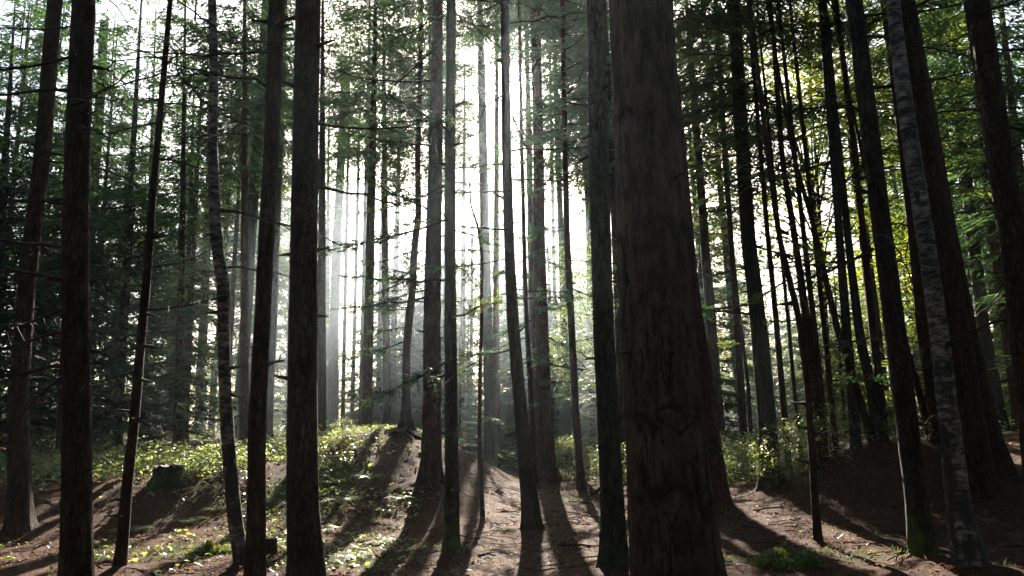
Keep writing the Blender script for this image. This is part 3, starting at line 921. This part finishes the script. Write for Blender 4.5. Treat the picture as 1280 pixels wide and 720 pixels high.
    ('thin dark stem in front of hazy undergrowth left of the solitary greenish trunk', dict(pts=[(941, 580, 5), (935, 480, 4.5), (925, 400, 4), (910, 260, 3.5)], base=(942, 592), crown=('thin', 5), H=9, dead=(8, 1, 5), live=3)),
    ('hazy trunk left of the thin dark stem in the undergrowth', dict(pts=[(932, 585, 9), (926, 480, 9), (921, 400, 8), (912, 280, 7), (898, 60, 6)], base=(933, 597), crown=('con', 6.5), H=18)),
    ('slim trunk standing right of the solitary greenish trunk', dict(pts=[(986, 580, 8), (979, 500, 8), (970, 400, 7), (958, 280, 6), (940, 60, 5)], base=(987, 594), crown=('con', 5.5), H=17)),
    ('thin pale stem left of the slim dark stems beyond the right mound', dict(pts=[(1002, 575, 5), (994, 500, 5), (985, 400, 4.5), (970, 250, 4)], base=(1003, 589), crown=('thin', 6), H=14)),
    ('thin trunk just right of the slim dark stems with its foot behind the right mound', dict(pts=[(1032, 570, 8), (1026, 480, 7), (1017, 400, 7), (1000, 250, 6)], base=(1034, 588), crown=('thin', 7.5), H=15)),
    ('thin trunk standing left of the stout hazy trunk behind the right mound', dict(pts=[(1045, 565, 7), (1037, 480, 7), (1029, 400, 6), (1010, 220, 5)], base=(1046, 580), crown=('thin', 9), H=16)),
    ('stout hazy trunk behind the left shoulder of the right mound', dict(pts=[(1070, 560, 13), (1064, 480, 12), (1057, 400, 11), (1046, 250, 9), (1026, 0, 7)], base=(1071, 572), crown=('thin', 8), H=18, mat='bark_grey')),
]
for label, kw in ALL:
    kw = dict(kw)
    make_tree(kw.pop('name', 'conifer_tree'), label, **kw)

# --- the slim trunks that fade in the shafts of light behind the mound
FADE = []
for px, py, w, px2, py2 in [(452, 536, 8, 459, 190), (440, 536, 5, 447, 250), (472, 537, 6, 479, 200), (489, 530, 8, 497, 250), (428, 540, 5, 434, 250),
                            (553, 560, 5, 556, 300), (577, 560, 7, 580, 250), (697, 574, 6, 690, 200), (742, 590, 8, 733, 200)]:
    make_tree('conifer_tree', 'slim trunk fading into the bright hazy light behind the crest of the mound', [(px + .25 * (px2 - px), py + .25 * (py2 - py), w), (px2, py2, w * .75)],
              depth=random.uniform(26, 38), H=random.uniform(17, 21), store=FADE, crown=('thin', random.uniform(12, 13)), mat='bark_grey', group='trunks fading in the light shafts')

# ------------------------------------------------------------------ the wood behind
MARKS = [(-200, 'the left edge'), (24, 'the far left trunk'), (95, 'the left foreground trunk'), (170, 'the crooked dead spruce'), (226, 'the stout reddish trunk'), (281, 'the crooked birch'),
         (324, 'the trunk meeting the birch'), (379, 'the broad dark trunk'), (416, 'the pale hazy trunk'), (509, 'the bent spruce'), (564, 'the mossy straight trunk'),
         (645, 'the trunk below the sun'), (716, 'the slim dark trunk'), (830, 'the massive pine'), (954, 'the solitary greenish trunk'), (1007, 'the thin black stem'),
         (1122, 'the mossy right trunk'), (1180, 'the scarred birch'), (1240, 'the thick black trunk'), (1500, 'the right edge')]
ORD = ['first', 'second', 'third', 'fourth', 'fifth', 'sixth', 'seventh', 'eighth', 'ninth', 'tenth', 'eleventh', 'twelfth', 'thirteenth', 'fourteenth', 'fifteenth', 'sixteenth', 'seventeenth', 'eighteenth', 'nineteenth', 'twentieth'] + ['further'] * 60


def place_labels(items, what):
    """items: objects; each gets a label by the landmarks it shows between"""
    CI = np.linalg.inv(RM)
    rows = []
    for o in items:
        c = CI @ (np.array(o.location) + np.array([0, 0, 1.2]) - np.array([0, 0, CAM_H]))
        px = CX + FPX * c[0] / -c[2]
        k = max(i for i, (p, _) in enumerate(MARKS) if p < px or i == 0)
        rows.append((min(k, len(MARKS) - 2), px, o))
    rows.sort(key=lambda r: (r[0], r[1]))
    last, n = None, 0
    for k, px, o in rows:
        n = n + 1 if k == last else 0
        last = k
        o['label'] = ('%s, %s from left between %s and %s' % (what, ORD[n], MARKS[k][1].replace('the ', '', 1), MARKS[k + 1][1].replace('the ', '', 1)))


DEEP = {True: [], False: []}
TA = math.tan(SUN_AZ)
GAPS = [(-6.0, -3.2), (-0.15, 0.55), (2.9, 3.8)]
deep_made = 0
rr = random.Random(23)
tries = 0
FORCED = [(x + rr.uniform(-.5, .5), rr.uniform(20.5, 27)) for x in list(np.arange(-9.5, -2.4, 1.75)) + [3.6, 5.6]]  # trees added for their high crowns, which shade the air near the camera
FORCED += [(2.7, 22.0), (2.6, 26.0), (-2.6, 23.0)]
SPECIAL = {(.3, 24.5): (14.2, 21), (-1.0, 27.0): (15.3, 22), (1.4, 26.5): (14.9, 22), (1.3, 36.0): (3.0, 10.6), (-1.2, 33.0): (2.5, 9.0), (.1, 44.0): (3.5, 12.0),
           (-4.2, 38.0): (3.0, 10.0), (-5.2, 43.0): (3.5, 11.6), (-3.2, 35.5): (2.5, 8.6)}      # foot: (crown base, height)
FORCED += list(SPECIAL)
FORCED += [(x + rr.uniform(-.4, .4), rr.uniform(27.5, 33)) for x in (-16.5, -13.4, -10.3, 5.6, 7.2)]  # low-crowned trees added to shade the ground at left and right
FILL = [(rr.uniform(a - .6, b + .6), rr.uniform(30, 51)) for a, b in GAPS for _ in range(14)]
FILL += [((p - CX) / FPX * yy, yy) for p, yy in ((1015, 27), (1045, 30), (880, 31), (905, 38), (930, 34), (975, 36), (1000, 31), (1020, 39), (735, 27), (700, 33), (860, 42), (950, 43), (1060, 34), (590, 33), (560, 30), (610, 38))]
while deep_made < 163 and tries < 14000:
    tries += 1
    forced = FORCED.pop() if FORCED else None
    fill = FILL.pop() if FILL and not forced else None
    y = 20.5 + 27 * rr.random() ** 1.1
    x = rr.uniform(-.72, .72) * (y + 6)
    if forced or fill:
        x, y = forced or fill
        x += y * TA
    if any((x - a) ** 2 + (y - b) ** 2 < (.9 if forced or fill else 1.9) ** 2 for a, b in ALL_POS):
        continue
    xs = x - y * TA
    if not (forced or fill) and abs(x) > 5 and y > 29 and rr.random() < .5:
        continue
    young = rr.random() < .36
    R = 1.0 if young else 2.0
    in_gap = [k for k, (a, b) in enumerate(GAPS) if a - R * (.8 if k == 2 else 1) < xs < b + R * (.8 if k == 2 else 1)]
    pxx = CX + x / y * FPX
    if not (forced or fill) and (955 < pxx < 1005 or (880 < pxx < 1090 and rr.random() < .4)):
        continue
    H = rr.uniform(4, 10) if young else rr.uniform(15, 21)
    hb = .5 if young else rr.uniform(1.8, 6.5)
    if forced:
        in_gap, young = [], False
        hb = .445 * (y - 6.5) + .8
        H = hb + rr.uniform(8, 10)
        if forced in SPECIAL:
            hb, H = SPECIAL[forced]
        elif forced[1] > 27:
            hb = rr.uniform(3.5, 5.5)
            H = rr.uniform(15, 18)
    elif fill:
        in_gap, young = [0], True
    if in_gap:
        top = .43 * (y - 17.5)              # the sun passes over what stays below this
        if young or y > 30:
            young = True
            if top < 2.2:
                continue
            H = min(rr.uniform(.85, 1.05) * top, 10)
            hb = .3
        elif (1 not in in_gap or abs(xs - .1) > 2.0) and y < 29:
            hb = .445 * (y - 6) + 1.2
            H = hb + rr.uniform(7, 9)
        else:
            continue
    # keep the low bright window of sky left of the mound
    px = CX + x / y * FPX
    r = .05 if young else rr.uniform(.10, .20)
    lean = rr.uniform(-.03, .03)
    b = (x, y, float(ground(x, y)))
    ALL_POS.append((x, y))
    t = link('young_spruce' if young else 'conifer_tree', None, None, b,
             'young spruce with branches down to the ground in the hazy wood behind' if young else 'conifer deep in the hazy wood beyond the mounds and the bank', 'tree',
             'young spruces in the wood behind' if young else 'conifers deep in the wood')
    DEEP[young].append(t)
    zs = np.array([0, H * .5, H])
    me, fx, fr = trunk_mesh(zs, lean * zs, np.array([r, r * .7, .012]), H, 'trunk', M[rr.choice(['bark', 'bark_grey', 'bark_red'])], deep_made + 200, 9, .4, H, .05)
    link('trunk', me, t)
    warm = rr.random() < (.24 if x > 2 else .08) or (young and x > 1 and y > 26 and rr.random() < .5)
    lib = (YOUNGW if warm else YOUNG) if young else (WARM if warm else (CON if rr.random() < .8 else CON[5:]))
    zl = (6.5 if warm else 7.0) if young else 12.0
    c = link('crown', rr.choice(lib), t, (fx(hb), 0, hb))
    s = (H - hb) / zl
    c.rotation_euler = (0, math.atan(lean), rr.uniform(0, 6.28))
    k = max(.6, s ** .5) * rr.uniform(1.0, 1.4)
    c.scale = (k, k, s)
    deep_made += 1

place_labels(FADE, 'slim fading trunk')
place_labels(DEEP[True], 'young spruce behind')
place_labels(DEEP[False], 'back conifer')

# broadleaf trees catching yellow light
for px, y, H, kind, lb in [(1028, 23, 13.5, 'yellow', 'broadleaf tree with bright yellow green leaves behind the slim dark stems'),
                           (752, 23, 7.0, 'broad', 'leafy green understorey tree between the slim trunk and the massive pine'),
                           (1120, 27, 7.5, 'yellow', 'low yellow green leafy tree behind the crest of the right mound'),
                           (912, 33, 7.0, 'broad', 'leafy tree with hanging branches just right of the massive pine')]:
    x = (px - CX) / FPX * y
    t = link('broadleaf_tree', None, None, (x, y, float(ground(x, y))), lb, 'tree', None)
    zs = np.array([0, H * .5, H])
    me, fx, fr = trunk_mesh(zs, .03 * zs, np.array([.09, .06, .01]), H, 'trunk', M['bark_grey'], int(px), 9, .4, H, .05)
    link('trunk', me, t)
    hb = H * .25 if kind == 'broad' else H * .3
    c = link('crown', (BROAD[0] if kind == 'yellow' else BROAD[1 + (px % 2)]), t, (fx(hb), 0, hb))
    c.scale = (H / 9, H / 9, (H - hb) / 7.5)
    c.rotation_euler = (0, .03, px)


# ------------------------------------------------------------------ the wood around and behind the camera, and the far wood: masses nobody could count
def wood_mass(name, label, spots, seed, lf=(0.5, 0.9), per=260, H=(14, 20), hb=(4, 7), R=2.6):
    rg = np.random.default_rng(seed)
    mb = MB()
    C = []
    print(name, len(spots))
    for x, y in spots:
        h, b = rg.uniform(*H), rg.uniform(*hb)
        g = float(ground(x, y))
        r = rg.uniform(.12, .2)
        tube(mb, [(x, y, g - .3), (x, y, g + h * .5), (x, y, g + h)], [r, r * .7, .02], 6, 1)
        u = rg.uniform(0, 1, per)
        a = rg.uniform(0, 6.283, per)
        rad_ = R * (1 - u) ** .7 * np.sqrt(rg.uniform(0, 1, per)) + .15
        C.append(np.stack([x + rad_ * np.cos(a), y + rad_ * np.sin(a), g + b + (h - b) * u], -1))
    C = np.concatenate(C)
    n = len(C)
    D = np.stack([rg.normal(0, 1, n), rg.normal(0, 1, n), rg.normal(-.25, .3, n)], -1)
    l = rg.uniform(*lf, n)
    leaves(mb, C, D, rg.normal(0, 1, (n, 3)) * np.array([1, 1, .4]), l, l * rg.uniform(.3, .5, n), 0)
    link(name, mb.mesh(name, [M['needle'], M['bark']]), label=label, cat='wood', kind='stuff')


rg = np.random.default_rng(5)
sp = []
for k in range(4000):
    x, y = rg.uniform(-42, 42), rg.uniform(-34, 62)
    if y > 3 and abs(x) < .72 * (y + 6) + 1.2:
        continue
    if abs(x) < 3.2 and y > -4:
        continue
    if math.hypot(x, y) < 3 or any((x - a) ** 2 + (y - b) ** 2 < 3.1 ** 2 for a, b in sp):
        continue
    sp.append((x, y))
wood_mass('surrounding_wood', 'dense conifer wood standing all round the clearing', sp, 3, per=420, hb=(1.5, 5))
sp = []
for k in range(3000):
    y = rg.uniform(62, 105)
    x = rg.uniform(-.8, .8) * y
    if any(a - 1.5 < x - y * TA < b + 1.5 for a, b in GAPS[:3]):
        continue
    if any((x - a) ** 2 + (y - b) ** 2 < 4.4 ** 2 for a, b in sp):
        continue
    sp.append((x, y))
wood_mass('far_wood', 'pale far-off wood fading into haze behind all the trunks', sp, 4, lf=(.3, .6), per=300, H=(4, 9), hb=(.3, 1.5))


build_ground()
ground = ground_b


# ------------------------------------------------------------------ undergrowth
def scatter(n, fn, x0, x1, y0, y1, seed):
    rg = np.random.default_rng(seed)
    x, y = rg.uniform(x0, x1, n), rg.uniform(y0, y1, n)
    k = rg.uniform(0, 1, n) < fn(x, y)
    return x[k], y[k], rg


def patch(x, y, P):
    g = np.zeros(np.shape(x))
    for gx, gy, rx, ry, s in P:
        g = np.maximum(g, s * np.exp(-((x - gx) / rx) ** 4 - ((y - gy) / ry) ** 4))
    return g


# brambles on the bank and on the mound
BR = [(-6.4, 17.3, 3.6, 2.3, 1), (-4.7, 15.7, 1.7, 1.7, 1), (-10.5, 18.0, 3.5, 2.6, .8), (-3.7, 15.2, .9, 1.9, .75), (-5.0, 15.2, 1.0, 1.4, .8), (-3.4, 12.4, 1.0, 1.6, .6), (-2.3, 12.6, .7, .9, .4),
      (-2.5, 10.4, 1.0, 1.2, .3), (-4.3, 9.9, 1.3, .8, .13), (-6.2, 10.2, 1.5, 1.0, .07)]
x, y, rg = scatter(9000, lambda x, y: patch(x, y, BR) * sstep(-.45, .25, fbm(x * .9, y * .9, 4.0, 3)), -14, -1.2, 8.5, 21, 41)
mb = MB()
n = len(x)
per = 13
h = rg.uniform(.08, .5, n) * np.clip(patch(x, y, BR) * 1.1, .35, 1) * np.where(x > -4.3, .45, 1)
X = np.repeat(x, per) + rg.normal(0, .11, n * per)
Y = np.repeat(y, per) + rg.normal(0, .11, n * per)
Z = ground(X, Y) + np.repeat(h, per) * rg.uniform(.15, 1.1, n * per) + .02
a = rg.uniform(0, 6.283, n * per)
l = rg.uniform(.03, .075, n * per) * rg.choice([.8, 1, 1.8], n * per, p=[.4, .4, .2])
leaves(mb, np.stack([X, Y, Z], -1), np.stack([np.cos(a), np.sin(a), rg.normal(-.1, .35, n * per)], -1),
       np.stack([-np.sin(a), np.cos(a), rg.normal(0, .35, n * per)], -1), l, l * rg.uniform(.5, .75, n * per), 0, .12)
for k in range(0, n, 3):
    g = float(ground(x[k], y[k]))
    tube(mb, [(x[k], y[k], g - .02), (x[k] + rg.normal(0, .08), y[k] + rg.normal(0, .08), g + h[k] * .7), (x[k] + rg.normal(0, .15), y[k] + rg.normal(0, .15), g + h[k])], [.004, .003, .0015], 3, 1)
link('bramble_undergrowth', mb.mesh('bramble_undergrowth', [M['bramble'], M['bark_twig']]), label='low bramble leaves covering the bank and left side of the mound, brightly lit in places', cat='undergrowth', kind='stuff')

# undergrowth at the back
BK = [(6, 24.5, 9, 4.5, .6), (0.8, 25, 3.2, 4, .7), (-13, 26, 8, 5, .8), (15, 27, 8, 6, .7), (0, 40, 30, 9, .5)]
x, y, rg = scatter(9000, lambda x, y: patch(x, y, BK) * sstep(-.35, .35, fbm(x * .5, y * .5, 7.0, 3)), -26, 28, 19.5, 48, 43)
n = len(x)
mb = MB()
h = rg.uniform(.1, .6, n)
X = np.repeat(x, per) + rg.normal(0, .2, n * per)
Y = np.repeat(y, per) + rg.normal(0, .2, n * per)
Z = ground(X, Y) + np.repeat(h, per) * rg.uniform(.05, 1.1, n * per) + .03
a = rg.uniform(0, 6.283, n * per)
l = rg.uniform(.07, .15, n * per)
leaves(mb, np.stack([X, Y, Z], -1), np.stack([np.cos(a), np.sin(a), rg.normal(-.1, .35, n * per)], -1),
       np.stack([-np.sin(a), np.cos(a), rg.normal(0, .4, n * per)], -1), l, l * rg.uniform(.5, .75, n * per), 0, .1)
link('ground_cover', mb.mesh('ground_cover', [M['broadleaf']]), label='leafy green ground cover under the trees beyond the mounds', cat='undergrowth', kind='stuff')

# grass and moss tufts
x, y, rg = scatter(150000, lambda x, y: np.clip(greenness(x, y) * 1.5 - .25, 0, 1) * sstep(-.5, .4, fbm(x * 2.2, y * 2.2, 1.0, 3)), -10, 8, 7.5, 20, 47)
n = len(x)
print('grass', n)
mb = MB()
a = rg.uniform(0, 6.283, n)
l = rg.uniform(.035, .11, n)
leaves(mb, np.stack([x, y, ground(x, y) - .005], -1), np.stack([np.cos(a) * .7, np.sin(a) * .7, rg.uniform(.4, 1.2, n)], -1),
       np.stack([-np.sin(a), np.cos(a), 0 * a], -1), l, l * .11 + .003, 0)
link('grass', mb.mesh('grass', [M['grass']]), label='short mossy grass in patches on the forest floor', cat='grass', kind='stuff')

# fallen leaves and needles
x, y, rg = scatter(330000, lambda x, y: np.clip(1.25 - y / 22, .15, 1) * (np.abs(x) < .72 * y + .5) * (.12 + .88 * sstep(-.35, .35, fbm(x * 1.5, y * 1.5, 2.0, 4))), -14, 14, 7, 23, 49)
n = len(x)
print('litter', n)
mb = MB()
a = rg.uniform(0, 6.283, n)
l = rg.uniform(.016, .045, n) * rg.choice([.7, 1, 1.7], n, p=[.45, .35, .2])
leaves(mb, np.stack([x, y, ground(x, y) + rg.uniform(.006, .03, n)], -1), np.stack([np.cos(a), np.sin(a), rg.normal(.1, .45, n)], -1),
       np.stack([-np.sin(a), np.cos(a), rg.normal(0, .55, n)], -1), l, l * rg.uniform(.12, .6, n), 0)
link('fallen_leaves', mb.mesh('fallen_leaves', [M['litter']]), label='brown fallen leaves and twigs strewn over the forest floor', cat='leaves', kind='stuff')

# fallen twigs
rg = np.random.default_rng(51)
mb = MB()
for k in range(900):
    y = rg.uniform(8, 19)
    x = rg.uniform(-.7, .7) * y
    a = rg.uniform(0, 6.283)
    L_ = rg.uniform(.12, .6)
    p = np.array([x, y])
    d = np.array([math.cos(a), math.sin(a)])
    q = [p + d * L_ * s + rg.normal(0, .02, 2) for s in (0, .35, .7, 1)]
    tube(mb, [(u[0], u[1], float(ground(u[0], u[1])) + .012 + rg.uniform(0, .03)) for u in q], np.array([1, .9, .7, .4]) * rg.uniform(.003, .009), 4, 0)
link('fallen_twigs', mb.mesh('fallen_twigs', [M['bark_twig']]), label='thin broken twigs lying scattered on the forest floor', cat='twigs', kind='stuff')


# fallen branches
FAL = []
for k, (px, py, L_, az) in enumerate([(700, 690, 1.3, .4), (620, 700, .9, 2.4), (930, 668, 1.1, .2), (1075, 665, 1.4, 2.9), (560, 655, .8, .9), (480, 705, 1.2, 2.1), (1110, 640, 1.1, .5),
                                      (740, 655, .9, 1.9), (980, 640, 1.0, 2.7), (130, 650, 1.2, .3), (60, 690, 1.1, 2.6), (300, 625, .8, .7)]):
    b = hit_ground(px, py)
    o = link('fallen_branch', DEAD[k % len(DEAD)], None, (b[0], b[1], b[2] + .07), None, 'branch', 'fallen branches on the forest floor')
    o.rotation_euler = (1.5 * (k % 2), .06, az)
    o.scale = (L_, L_, L_)
    FAL.append(o)
place_labels(FAL, 'fallen branch')


# ------------------------------------------------------------------ stumps, log, ferns, shrubs
def stump(name, label, px, py, r, h, mat, seed, ragged=.03, moss_top=False):
    b = hit_ground(px, py)
    t = link(name, None, None, tuple(b), label, 'stump')
    sides = 30
    th = np.arange(sides) * 2 * math.pi / sides
    zz = np.array([-.15, 0, .06, h * .45, h * .8, h])
    rings = []
    for z in zz:
        rr_ = r * (1 + .55 * math.exp(-max(z, 0) / .12) * (.3 + .7 * np.cos(2.5 * th + seed) ** 2) + .16 * fbm(np.cos(th) * 3 + seed, np.sin(th) * 3, z * 5, 2))
        top = z + (ragged * fbm(np.cos(th) * 4, np.sin(th) * 4, seed, 2) if z == h else 0)
        rings.append(np.stack([rr_ * np.cos(th), rr_ * np.sin(th), np.broadcast_to(top, th.shape)], -1))
    mb = MB()
    i = np.arange(len(zz) - 1)[:, None] * sides
    j = np.arange(sides)[None]
    k = (j + 1) % sides
    mb.add(np.concatenate(rings), np.stack([i + j, i + k, i + sides + k, i + sides + j], -1).reshape(-1, 4))
    link('bark', mb.mesh('stump_bark', [M[mat]], True), t)
    mb = MB()
    cr = rings[-1] * np.array([.97, .97, 1]) + np.array([0, 0, .003])
    inner = cr * np.array([.5, .5, 1]) + np.array([0, 0, .012])
    v = np.concatenate([cr, inner, [[0, 0, h + .01]]])
    q = np.stack([j[0], k[0], sides + k[0], sides + j[0]], -1)
    tri = np.stack([sides + j[0], sides + k[0], np.full(sides, 2 * sides)], -1)
    mb.add(v, q, tri)
    link('cut_face', mb.mesh('cut_face', [M['cut']], False), t)
    return t


def cut_mat():
    m, nt, out = new_mat('cut_wood')
    tc = N(nt, 'ShaderNodeTexCoord')
    w = N(nt, 'ShaderNodeTexWave', wave_type='RINGS', rings_direction='Z', Scale=14.0, Distortion=2.5, Detail=3.0)
    nt.links.new(tc.outputs['Object'], w.inputs[0])
    c = ramp(nt, w.outputs['Fac'], [(0, (.10, .075, .05)), (1, (.24, .19, .13))])
    b = N(nt, 'ShaderNodeBsdfPrincipled', Roughness=.8)
    nt.links.new(c, b.inputs['Base Color'])
    nt.links.new(b.outputs[0], out.inputs[0])
    return m


M['cut'] = cut_mat()
stump('tree_stump', 'low cut tree stump with a flat top on the edge of the left bank', 211, 603, .24, .28, 'bark_green', 1.0, .07)
stump('tree_stump', 'small dark stub of a cut stem beside the foot of the dark trunk', 338, 696, .065, .22, 'bark', 2.0, .015)


def hummock(name, label, px, py, rx, ry, h, seed, mat='moss', cat='mound', fern=0):
    b = hit_ground(px, py)
    t = link(name, None, None, (b[0], b[1], b[2] - .05), label, cat)
    u, w = np.meshgrid(np.linspace(0, 1, 22), np.arange(40) * 2 * math.pi / 40, indexing='ij')
    rr_ = np.sin(u * math.pi / 2)
    f = 1 + .55 * fbm(np.cos(w) * 2.2 + seed, np.sin(w) * 2.2, u * 2, 4)
    X, Y = rx * rr_ * f * np.cos(w), ry * rr_ * f * np.sin(w)
    Z = h * np.cos(u * math.pi / 2) ** .8 * (1 + .7 * fbm(X * 7, Y * 7, seed, 4)) - .02
    mb = MB()
    i = np.arange(21)[:, None] * 40
    j = np.arange(40)[None]
    k = (j + 1) % 40
    mb.add(np.stack([X, Y, Z], -1).reshape(-1, 3), np.stack([i + j, i + 40 + j, i + 40 + k, i + k], -1).reshape(-1, 4))
    link('rotten_wood', mb.mesh('rotten_wood', [M[mat]], True), t)
    rg = np.random.default_rng(int(seed * 10))
    n = 1500
    q = rg.integers(0, X.size, n)
    mb = MB()
    a = rg.uniform(0, 6.283, n)
    l = rg.uniform(.02, .06, n)
    C = np.stack([X, Y, Z], -1).reshape(-1, 3)[q] + rg.normal(0, .015, (n, 3))
    leaves(mb, C, np.stack([np.cos(a) * .6, np.sin(a) * .6, rg.uniform(.3, 1.2, n)], -1), np.stack([-np.sin(a), np.cos(a), 0 * a], -1), l, l * .25, 0)
    link('moss_tuft', mb.mesh('moss_tuft', [M['grass']]), t)
    return t


hummock('mossy_stump', 'mossy rotten stump glowing in sunlight in front of the thin black stem', 990, 706, .36, .26, .2, 1.3, cat='stump')
hummock('mossy_log', 'dark mossy log lying on the grassy slope left of the crooked birch', 262, 694, .42, .14, .16, 2.7, cat='log')


def fern_mesh(seed, mat, n_fr=8, L=.42):
    rg = np.random.default_rng(seed)
    mb = MB()
    for f in range(n_fr):
        az = f * 6.283 / n_fr + rg.uniform(-.3, .3)
        l = L * rg.uniform(.7, 1.15)
        s = np.linspace(0, 1, 8)
        hx = l * s
        hz = l * (1.0 * s - .95 * s ** 2)
        d = np.array([math.cos(az), math.sin(az), 0])
        sd_ = np.array([-math.sin(az), math.cos(az), 0])
        P = d * hx[:, None] + np.array([0, 0, 1.0]) * hz[:, None]
        tube(mb, P, np.linspace(.004, .001, 8), 3, 0)
        m = 16
        t = np.linspace(.12, .98, m)
        p = np.stack([np.interp(t, s, P[:, a]) for a in range(3)], -1)
        for sg in (-1, 1):
            dd = sd_ * sg + d * .45 + np.array([0, 0, -.15]) + rg.normal(0, .1, (m, 3))
            leaves(mb, p, dd, np.tile(d, (m, 1)), l * .34 * np.sin(math.pi * (t * .85 + .12)) + .01, np.full(m, l * .055), 0)
    return mb.mesh('frond', [mat])


FG = [fern_mesh(1, M['bramble']), fern_mesh(2, M['bramble'], 7, .5)]
FR = [fern_mesh(3, M['rust'], 7, .4), fern_mesh(4, M['rust'], 6, .34)]
for px, py, me, lab, sc in [(446, 640, FR[0], 'rust brown fern on the left slope of the mound', .9), (299, 560, FR[1], 'upright orange fern beside the crooked birch', 1.1),
                            (1197, 712, FR[1], 'small rusty fern at the foot of the scarred birch', .5)]:
    b = hit_ground(px, py)
    o = link('fern', me, None, tuple(b), lab, 'fern')
    o.scale = (sc,) * 3
    o.rotation_euler = (0, 0, px)
FER = []
for k, (px, py) in enumerate([(412, 605), (428, 630), (462, 600), (405, 665), (480, 680), (440, 700), (205, 690), (235, 655), (170, 665), (500, 625), (130, 700), (270, 640)]):
    b = hit_ground(px, py)
    o = link('fern', FG[k % 2], None, tuple(b), 'small green fern among the low plants of the left foreground', 'fern', 'ferns in the left foreground')
    o.scale = (random.uniform(.55, .95),) * 3
    o.rotation_euler = (0, 0, k * 1.3)
    FER.append(o)
place_labels(FER, 'green fern')


def shrub(px, py, label, v, s, group=None):
    b = hit_ground(px, py)
    o = link('shrub', None, None, tuple(b), label, 'shrub', group)
    c = link('foliage', SHRUB[v], o)
    c.scale = (s, s, s * random.uniform(.85, 1.15))
    c.rotation_euler = (0, 0, random.uniform(0, 6.28))
    return o


shrub(428, 553, 'leafy shrub with sunlit leaves on the left shoulder of the mound', 0, .36)
shrub(115, 560, 'small shrub on the bank right of the left foreground trunk', 1, .7)
shrub(8, 570, 'dark leafy shrub at the left edge on top of the bank', 3, .9)
SHR = []
for k, (px, py) in enumerate([(905, 612), (925, 606), (900, 600), (940, 604), (990, 600), (1006, 598), (745, 606), (765, 602), (712, 604), (780, 610), (1040, 580), (1130, 560), (60, 552), (150, 552), (330, 552), (980, 603)]):
    SHR.append(shrub(px, py, 'green leafy shrub in the undergrowth at the foot of the far trees', k % 4, random.uniform(.45, .85), 'shrubs under the far trees'))
place_labels(SHR, 'back shrub')

# roots creeping over the crest at the bent spruce
b0 = hit_ground(507, 541)
mb = MB()
rg = np.random.default_rng(77)
for a in (-.3, .25, 2.9, 3.4, -1.2, -1.9):
    s = np.linspace(0, 1, 9)
    L_ = rg.uniform(.6, 1.1)
    x = b0[0] + L_ * s * math.cos(a) + .06 * np.sin(s * 6 + a)
    y = b0[1] + L_ * s * math.sin(a)
    tube(mb, np.stack([x, y, ground(x, y) + .035 - .06 * s], -1), np.linspace(.05, .012, 9), 7, 0)
link('exposed_roots', mb.mesh('exposed_roots', [M['bark']], True), label='exposed roots spreading over the crest of the mound', cat='roots')

# ------------------------------------------------------------------ air
mb = MB()
x0, x1, y0, y1, z0, z1 = -330, 330, -330, 330, -4.0, 27.0
mb.add([(x, y, z) for z in (z0, z1) for y in (y0, y1) for x in (x0, x1)],
       [(0, 2, 3, 1), (4, 5, 7, 6), (0, 1, 5, 4), (2, 6, 7, 3), (0, 4, 6, 2), (1, 3, 7, 5)])
m, nt, out = new_mat('haze_air')
pv = N(nt, 'ShaderNodeVolumePrincipled')
pv.inputs['Color'].default_value = (0.76, 0.89, 1.0, 1)
pv.inputs['Density'].default_value = HAZE_DENSITY
pv.inputs['Anisotropy'].default_value = HAZE_G
nt.links.new(pv.outputs[0], out.inputs['Volume'])
link('haze', mb.mesh('haze', [m]), kind='stuff', label='thin morning haze filling the whole wood', cat='haze')
# the bank of morning mist lying behind the mound
mb = MB()
u, w = np.meshgrid(np.linspace(0, math.pi, 25), np.arange(48) * 2 * math.pi / 48, indexing='ij')
i = np.arange(24)[:, None] * 48
j = np.arange(48)[None]
k = (j + 1) % 48
mb.add(np.stack([18 * np.sin(u) * np.cos(w), 14 * np.sin(u) * np.sin(w), 9.5 * np.cos(u)], -1).reshape(-1, 3), np.stack([i + j, i + 48 + j, i + 48 + k, i + k], -1).reshape(-1, 4))
m, nt, out = new_mat('mist_air')
pv = N(nt, 'ShaderNodeVolumePrincipled')
pv.inputs['Color'].default_value = (0.76, 0.89, 1.0, 1)
pv.inputs['Density'].default_value = 0.0040
pv.inputs['Anisotropy'].default_value = 0.7
nt.links.new(pv.outputs[0], out.inputs['Volume'])
link('mist', mb.mesh('mist', [m]), None, (-2.0, 35.0, 2.5), 'bank of bluish morning mist lying in the wood behind the mound', 'mist', kind='stuff')
print('trees', len(ALL_POS), 'objects', len(scene.objects))
